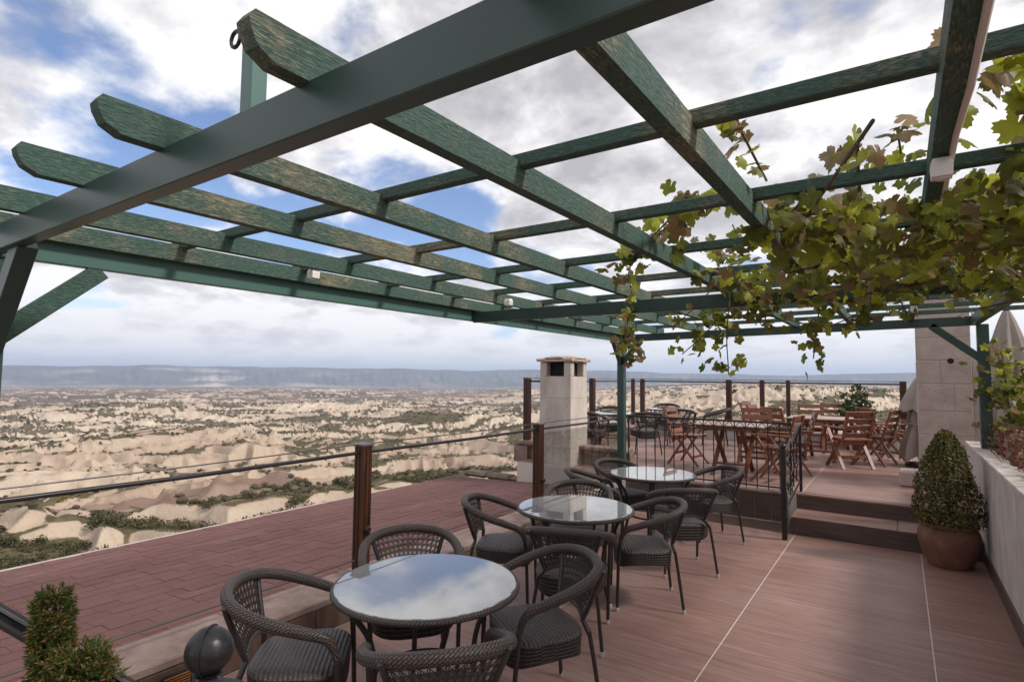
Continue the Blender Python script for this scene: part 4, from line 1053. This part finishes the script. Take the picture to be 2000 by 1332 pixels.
# ------------------------------------------------------------------ vine leaves
def leaf_outline(rng, N):
    out = []
    asym = rng.uniform(-.08, .08); dep = rng.uniform(.30, .42)
    for k in range(N):
        a = -90+9+(360-18)*k/(N-1)
        r = (1-dep)+dep*abs(math.cos(rad(2.5*(a-90))))**.85
        r *= (.86+.14*math.sin(rad(a)))*(1+asym*math.cos(rad(a)))
        r *= 1+.055*(1 if k % 2 else -1)*(.5+rng.random())
        x, y = r*math.cos(rad(a)), r*math.sin(rad(a)); out.append((x, y))
    return out
def leaf_mesh(rng, m='vine_leaf'):
    N = 44; o = leaf_outline(rng, N); cup = rng.uniform(.12, .38); ph = rng.random()*6
    def zz(x, y):
        r = math.hypot(x, y); a = math.atan2(y, x); return -cup*r*r+.07*math.sin(5*a+ph)*r*r-.10*abs(x)+rng.gauss(0, .012)
    vs = [(0, -.03, .02)]+[(x*.55, y*.55, zz(x*.55, y*.55)) for x, y in o]+[(x, y, zz(x, y)) for x, y in o]
    fs = []
    for k in range(N-1): fs += [(0, 1+k, 2+k), (1+k, 1+N+k, 2+N+k, 2+k)]
    return MB().add(vs, fs)
rng = random.Random(33)
leaf_src = [leaf_mesh(rng) for _ in range(8)]
leaf_me = [l.mesh('leaf', 'vine_leaf', True) for l in leaf_src]
def small_leaf(rng):
    o = leaf_outline(rng, 22); c = rng.uniform(.15, .4)
    return [(0, 0, .04)]+[(x, y, -c*(x*x+y*y)-.08*abs(x)+rng.gauss(0, .03)) for x, y in o], [(0, 1+k, 2+k) for k in range(21)]
small_src = [small_leaf(rng) for _ in range(7)]
class Vine:
    def __init__(s, root): s.root = root; s.l = []
    def leaf(s, p, size, nrm=None):
        s.l.append((Vector(p), size))
    def along(s, pts, n, spread, size, r=.006, stem=True):
        n = int(n*1.35)
        C = crom(pts, 6)
        if stem:
            q = [p-s.root.location for p in C]
            MB().tube(q, r, 5).obj('stem', 'bark', s.root, True)
        for _ in range(n):
            i = rng.randrange(len(C)-1); p = C[i].lerp(C[i+1], rng.random())
            s.leaf(p+Vector((rng.gauss(0, spread), rng.gauss(0, spread), rng.gauss(-.02, spread))), size*rng.uniform(.7, 1.25))
    def done(s, nparts=300):
        e_ = EYE; s.l.sort(key=lambda q: (q[0]-e_).length/q[1])
        rest = MB(); L = s.root.location
        for i, (p, sz) in enumerate(s.l):
            n = Vector((rng.gauss(0, .6), rng.gauss(-.35, .6), rng.gauss(.35, .75))).normalized()
            tn = Vector((rng.gauss(0, .6), rng.gauss(0, .6), -1)); tn = (tn-n*tn.dot(n)).normalized(); b = tn.cross(n)
            R = Matrix((b, tn, n)).transposed().to_4x4()
            Mx = Matrix.Translation(p-L) @ R @ Matrix.Scale(sz*.50, 4)
            if i < nparts:
                o = link('leaf', leaf_me[i % 8], s.root); o.matrix_local = Mx
            else:
                vs, fs = small_src[i % 7]; rest.add([Mx @ Vector(v) for v in vs], fs)
        if rest.f: stuff(rest.obj('foliage', 'vine_leaf', s.root, True))
vn = thing('grape_vine', 'grape vine with yellow green and browning leaves sprawling over the pergola and hanging in strands', 'vine', (.2, 3.6, 2.4))
V = Vine(vn)
# main canes over the slats
V.along([(1.2, 5.6, 2.45), (.7, 4.3, 2.52), (.1, 3.3, 2.48), (-.45, 2.75, 2.46), (-.75, 2.45, 2.52), (-.95, 2.8, 2.5), (-1.25, 3.1, 2.45)], 46, .05, .105, .010)
V.along([(1.2, 3.0, 2.44), (.5, 2.85, 2.42), (-.1, 2.72, 2.43), (-.5, 2.62, 2.42)], 60, .10, .12, .009)
V.along([(1.1, 4.0, 2.36), (.3, 3.5, 2.34), (-.3, 3.35, 2.32), (-.75, 3.7, 2.33)], 40, .10, .12, .009)
V.along([(-.40, 2.30, 2.48), (-.44, 2.08, 2.60), (-.45, 2.02, 2.66)], 13, .035, .085, .005)
V.along([(-.14, 2.45, 2.5), (-.16, 2.40, 2.60)], 9, .04, .085, .004); V.along([(.03, 2.45, 2.5), (.02, 2.40, 2.60)], 11, .05, .085, .004)
V.along([(-.85, 3.6, 2.45), (-.95, 3.55, 2.62)], 9, .04, .09, .004); V.along([(-.72, 3.45, 2.45), (-.78, 3.4, 2.62)], 10, .04, .09, .004)
V.along([(.45, 2.3, 2.46), (.36, 2.10, 2.56), (.30, 2.02, 2.66)], 46, .085, .10, .006)
V.along([(.9, 2.2, 2.40), (.55, 2.25, 2.42), (.25, 2.35, 2.44)], 46, .09, .10, .006)
# dense mass under and over the slats
cl = [(rng.uniform(-.5, 1.25), rng.uniform(2.45, 4.25), rng.choice((2.29, 2.36, 2.47))) for _ in range(135)]
for c_ in cl:
    if c_[0] < -.2 and c_[1] > 3.7: continue
    for _ in range(rng.randint(7, 17)):
        V.leaf((c_[0]+rng.gauss(0, .10), c_[1]+rng.gauss(0, .11), c_[2]+rng.gauss(0, .05)), rng.uniform(.065, .105))
for _ in range(22):
    c_ = rng.choice(cl); V.along([c_, (c_[0]+rng.gauss(0, .4), c_[1]+rng.gauss(0, .3), c_[2]+rng.gauss(0, .04)), (c_[0]+rng.gauss(0, .6), c_[1]+rng.gauss(0, .5), c_[2]-rng.uniform(0, .12))], 10, .05, .10, .006)
for _ in range(90):
    x = rng.uniform(-1.05, -.4); y = rng.uniform(3.3, 4.3); V.leaf((x, y, 2.38+rng.gauss(0, .07)), rng.uniform(.08, .12))
# left trailing strand that hangs in front of the green post
V.along([(-.75, 2.45, 2.50), (-1.02, 2.85, 2.50), (-1.25, 3.08, 2.44), (-1.36, 3.25, 2.36)], 44, .05, .10, .005)
V.along([(-1.36, 3.25, 2.36), (-1.55, 3.75, 2.33), (-1.72, 4.14, 2.27), (-1.76, 4.15, 2.05), (-1.73, 4.15, 1.90)], 10, .025, .10, .004)
V.along([(-1.76, 4.15, 2.25), (-1.77, 4.15, 2.0), (-1.73, 4.15, 1.84)], 26, .055, .105, .003)
# fringe hanging from the middle beam
for pts, n in (([(-.95, 4.1, 2.35), (-1.0, 4.15, 2.05), (-.99, 4.15, 1.75)], 31), ([(-.9, 4.1, 2.3), (-1.15, 4.15, 2.05), (-1.32, 4.15, 1.90)], 28), ([(-.7, 4.12, 2.3), (-.75, 4.15, 2.12)], 18),
               ([(-.40, 4.12, 2.3), (-.43, 4.15, 2.1), (-.46, 4.15, 1.86)], 24), ([(-.15, 4.12, 2.3), (-.2, 4.15, 2.08)], 18), ([(.05, 4.12, 2.3), (-.35, 4.2, 2.08), (-.6, 4.2, 2.12)], 18), ([(.0, 4.15, 2.25), (.05, 4.15, 2.12)], 8), ([(-1.0, 4.0, 2.4), (-1.25, 4.1, 2.2), (-1.4, 4.15, 2.1)], 8)):
    V.along(pts, n, .055, .085, .004)
V.along([(.35, 4.3, 2.38), (.42, 5.2, 2.36), (.5, 6.0, 2.40)], 22, .06, .08, .005)
V.done(300)
v2 = thing('climbing_vine', 'yellow green vine climbing behind the right-hand green post, over the planter', 'vine', (.95, 7.7, 1.0))
V2 = Vine(v2)
V2.along([(.95, 7.7, .95), (.92, 7.72, 1.5), (.88, 7.7, 2.05)], 170, .09, .095, .007)
V2.along([(1.15, 7.6, .95), (1.1, 7.5, 1.4), (1.0, 7.5, 1.85)], 230, .12, .095, .006)
V2.along([(1.3, 7.3, .95), (1.25, 7.2, 1.25), (1.15, 7.2, 1.5)], 190, .12, .09, .006)
V2.along([(.72, 7.66, 1.75), (.66, 7.64, 1.62), (.65, 7.62, 1.5)], 12, .03, .075, .003)
V2.done(300)

# ------------------------------------------------------------------ potted boxwood
pt = thing('potted_boxwood', 'clipped cone shaped box bush in a round terracotta pot by the steps', 'potted plant', (.34, 6.82, 0))
MB().lathe([(r_*.82, z_*.86) for r_, z_ in ((.16, 0), (.20, .005), (.25, .10), (.285, .22), (.298, .31), (.290, .37), (.262, .405), (.255, .42), (.285, .432), (.290, .455), (.275, .462), (.25, .45), (.24, .40))], n=40, capt=False).obj('pot', 'terracotta', pt, True)
MB().lathe([(.0, .345), (.20, .345)], n=24, capb=False, capt=False).obj('soil', 'soil', pt)
MB().tube([(0, 0, .38), (.01, 0, .7), (0, .01, 1.1)], [.025, .02, .008], 6).obj('trunk', 'bark', pt, True)
rng = random.Random(14); bx = MB()
for k in range(10000):
    h = rng.random()**.9; q = math.sqrt(rng.random()) if rng.random() < .35 else rng.uniform(.86, 1.04)
    R_ = .272*(min(1, h/.12+.72) if h < .12 else 1)*(1-max(0, h-.16)/.84)**.56+.014
    a = rng.random()*2*PI; R_ *= 1+.09*math.sin(a*3+h*9)+.07*math.sin(a*7-h*17)
    p = Vector((R_*q*math.cos(a), R_*q*math.sin(a), .37+h*.87+rng.gauss(0, .012)))
    n = (Vector((math.cos(a), math.sin(a), .5))+Vector((rng.gauss(0, .7), rng.gauss(0, .7), rng.gauss(0, .7)))).normalized()
    u_ = n.cross(Vector((rng.gauss(0, 1), rng.gauss(0, 1), rng.gauss(0, 1)))).normalized(); w_ = n.cross(u_); s_ = rng.uniform(.010, .019)
    bx.add([p-u_*s_, p+w_*s_*.55, p+u_*s_, p-w_*s_*.55], [(0, 1, 2, 3)])
stuff(bx.obj('foliage', 'boxwood_leaf', pt))

# tall plant in a pot at the back of the raised terrace
pp2 = thing('potted_tall_plant', 'thin tall green plant in a brown pot at the back by the far railing', 'potted plant', (-.74, 13.05, .37))
MB().lathe([(.12, 0), (.16, .05), (.17, .28), (.18, .3), (.165, .31)], n=20).obj('pot', 'terracotta', pp2, True)
rng = random.Random(6)
for k in range(5):
    a = rng.random()*6.28; tp = (math.cos(a)*.22, math.sin(a)*.22, rng.uniform(.7, 1.2)); MB().tube([(0, 0, .28), (tp[0]*.4, tp[1]*.4, .6), tp], [.012, .009, .005], 5).obj('stem', 'bark', pp2, True)
fo = MB(); leaf_blob(rng, 420, .33, .75, .05, fo, (0, 0, .42), 8); leaf_blob(rng, 60, .12, .35, .05, fo, (.05, 0, .95), 4)
stuff(fo.obj('foliage', 'house_plant_leaf', pp2))

# ------------------------------------------------------------------ folded parasols
def parasol(name_label, loc, ztop, zlow, rmax, seed):
    t_ = thing('folded_parasol', name_label, 'parasol', loc, 0, 'folded beige parasols')
    MB().tube([(0, 0, 0), (0, 0, ztop-.06)], .02, 10).obj('pole', 'post_wood', t_, True)
    MB().lathe([(.0, 0), (.24, .0), (.24, .05), (.05, .08)], n=20).obj('base', 'iron', t_, True)
    MB().lathe([(.028, ztop-.05), (.03, ztop-.01), (.012, ztop+.02), (.016, ztop+.04), (.0, ztop+.06)], n=12).obj('finial', 'post_wood', t_, True)
    r_ = random.Random(seed); mb = MB(); n = 48; vs = []; rows_ = 16
    for i in range(rows_+1):
        v_ = i/rows_; z = ztop-.03-(ztop-zlow)*v_
        for k in range(n):
            a = 2*PI*k/n; fold = .5+.5*math.cos(8*a+.6*math.sin(3*v_+seed)); r = .03+rmax*(v_**.8)*(.48+.52*fold**.7)
            if v_ > .62: r *= .80+.25*abs(math.sin(v_*5))
            vs.append((r*math.cos(a), r*math.sin(a), z-(.10*fold if i == rows_ else 0)))
    fs = [(i*n+k, i*n+(k+1) % n, (i+1)*n+(k+1) % n, (i+1)*n+k) for i in range(rows_) for k in range(n)]
    mb.add(vs, fs); mb.obj('canopy', 'canvas', t_, True)
    fl = MB(); vs = []
    for i in range(6):
        for k in range(n):
            a = 2*PI*k/n; v_ = i/5; fold = .5+.5*math.cos(8*a+1); r = .04+rmax*.95*v_**.85*(.7+.35*fold)
            vs.append((r*math.cos(a), r*math.sin(a), ztop-.02-(ztop-zlow)*.42*v_-(.05*fold if i == 5 else 0)))
    fl.add(vs, [(i*n+k, i*n+(k+1) % n, (i+1)*n+(k+1) % n, (i+1)*n+k) for i in range(5) for k in range(n)]); fl.obj('top_flap', 'canvas', t_, True)
    MB().tube([(.75*rmax*math.cos(2*PI*k/16), .75*rmax*math.sin(2*PI*k/16), zlow+.38*(ztop-zlow)) for k in range(16)], .012, 6, closed=True).obj('tie', 'canvas', t_, True)
parasol('folded beige parasol standing beyond the planter at the right edge', (1.12, 9.25, .2), 2.42, .95, .19, 1)
parasol('folded beige parasol half hidden behind the left side of the stone pillar', (.27, 11.2, .37), 1.45, .2, .28, 4)

# ------------------------------------------------------------------ foreground iron newel, stair rail and dwarf conifer
nw = thing('iron_newel_post', 'black cast iron newel with a large ball finial at the bottom of the photo', 'post', (-1.175, .637, 0))
MB().box((0, 0, .53), (.05, .05, 1.06), Matrix.Rotation(.35, 3, 'Z'), .004).obj('shaft', 'iron', nw)
MB().box((0, 0, 1.075), (.10, .10, .022), Matrix.Rotation(.35, 3, 'Z'), .006).obj('collar', 'iron', nw)
MB().lathe([(.030, 1.086), (.018, 1.098), (.016, 1.108), (.030, 1.118)], n=24).obj('neck', 'iron', nw, True)
prof = [(max(.001, .0455*math.sin(PI*k/16)), 1.160-.0455*math.cos(PI*k/16)) for k in range(1, 16)]
MB().lathe(prof, n=32).obj('ball', 'iron', nw, True)
MB().tube([(.047*math.sin(2*PI*k/40)*.6, -.047*math.sin(2*PI*k/40)*.8, 1.160+.047*math.cos(2*PI*k/40)) for k in range(40)], .0022, 6, closed=True).obj('seam', 'iron', nw, True)
sr = thing('twig_iron_rail', 'black twisted iron stair rail with branching supports at the lower left corner', 'railing', (-1.43, .44, 0))
a, b = Vector((-.30, -.16, .10)), Vector((.14, .105, -.145))
rot = None
MB().bar((-.33, -.176, 1.345), (.20, .145, 1.045), .046, .016, ch=.004).obj('hand_rail', 'iron', sr)
for k in range(3): MB().tube([(-.33+.012*(k-1), -.176-.02*(k-1)*.0, 1.357), (.20+.012*(k-1), .145, 1.057)], .0035, 5).obj('rope_strand', 'cable', sr, True)
MB().tube(crom([(.02, .035, 1.14), (-.05, -.01, 1.06), (-.09, -.03, .9), (-.08, -.02, .0)], 5), [.010]*16, 7).obj('branch_support', 'iron', sr, True)
MB().tube(crom([(.03, .04, 1.13), (.06, .06, 1.02), (.05, .05, .9)], 5), .008, 7).obj('branch', 'iron', sr, True)
MB().tube(crom([(-.16, -.07, 1.24), (-.12, -.05, 1.1), (-.085, -.03, .92)], 5), .009, 7).obj('branch', 'iron', sr, True)
cf = thing('dwarf_conifer', 'small bright green dwarf conifer with brown tips in a pot at the lower left', 'conifer', (-1.365, .477, 0))
MB().lathe([(.12, .62), (.15, .66), (.17, .86), (.18, .88), (.165, .89)], n=24).obj('pot', 'terracotta', cf, True)
MB().box((0, 0, .31), (.3, .3, .62), None, .01).obj('pedestal', 'tuff_block', cf)
rng = random.Random(19); nd = MB()
def spray(c, d, L, n):
    d = Vector(d).normalized()
    for k in range(n):
        q = rng.random(); p = Vector(c)+d*L*q; a = (d*.8+Vector((rng.gauss(0, .7), rng.gauss(0, .7), rng.gauss(0, .7)))).normalized(); b = a.cross(Vector((rng.gauss(0, 1), rng.gauss(0, 1), rng.gauss(0, 1)))).normalized()
        s_ = rng.uniform(.006, .011); nd.add([p, p+a*s_+b*.0016, p+a*s_*1.6, p+a*s_-b*.0016], [(0, 1, 2, 3)])
for k in range(1500):
    if k < 560:
        h = rng.random(); R_ = .035*(1-h*.3)*(1 if h < .93 else .6); a = rng.random()*6.28; c = (-.055+R_*.6*math.cos(a)-.01*h, -.025+R_*.6*math.sin(a), 1.04+h*.225); spray(c, (math.cos(a), math.sin(a), .8), .022, 16)
    else:
        a = rng.random()*6.28; h = rng.random(); R_ = .118*(1-h)**.6; c = (R_*math.cos(a)*rng.uniform(.55, 1), R_*math.sin(a)*rng.uniform(.55, 1), .90+h*.26); spray(c, (math.cos(a), math.sin(a), .7), .035, 18)
stuff(nd.obj('foliage', 'conifer_leaf', cf))
MB().tube([(0, 0, .88), (-.03, -.012, 1.05), (-.06, -.025, 1.23)], [.012, .009, .004], 6).obj('trunk', 'bark', cf, True)
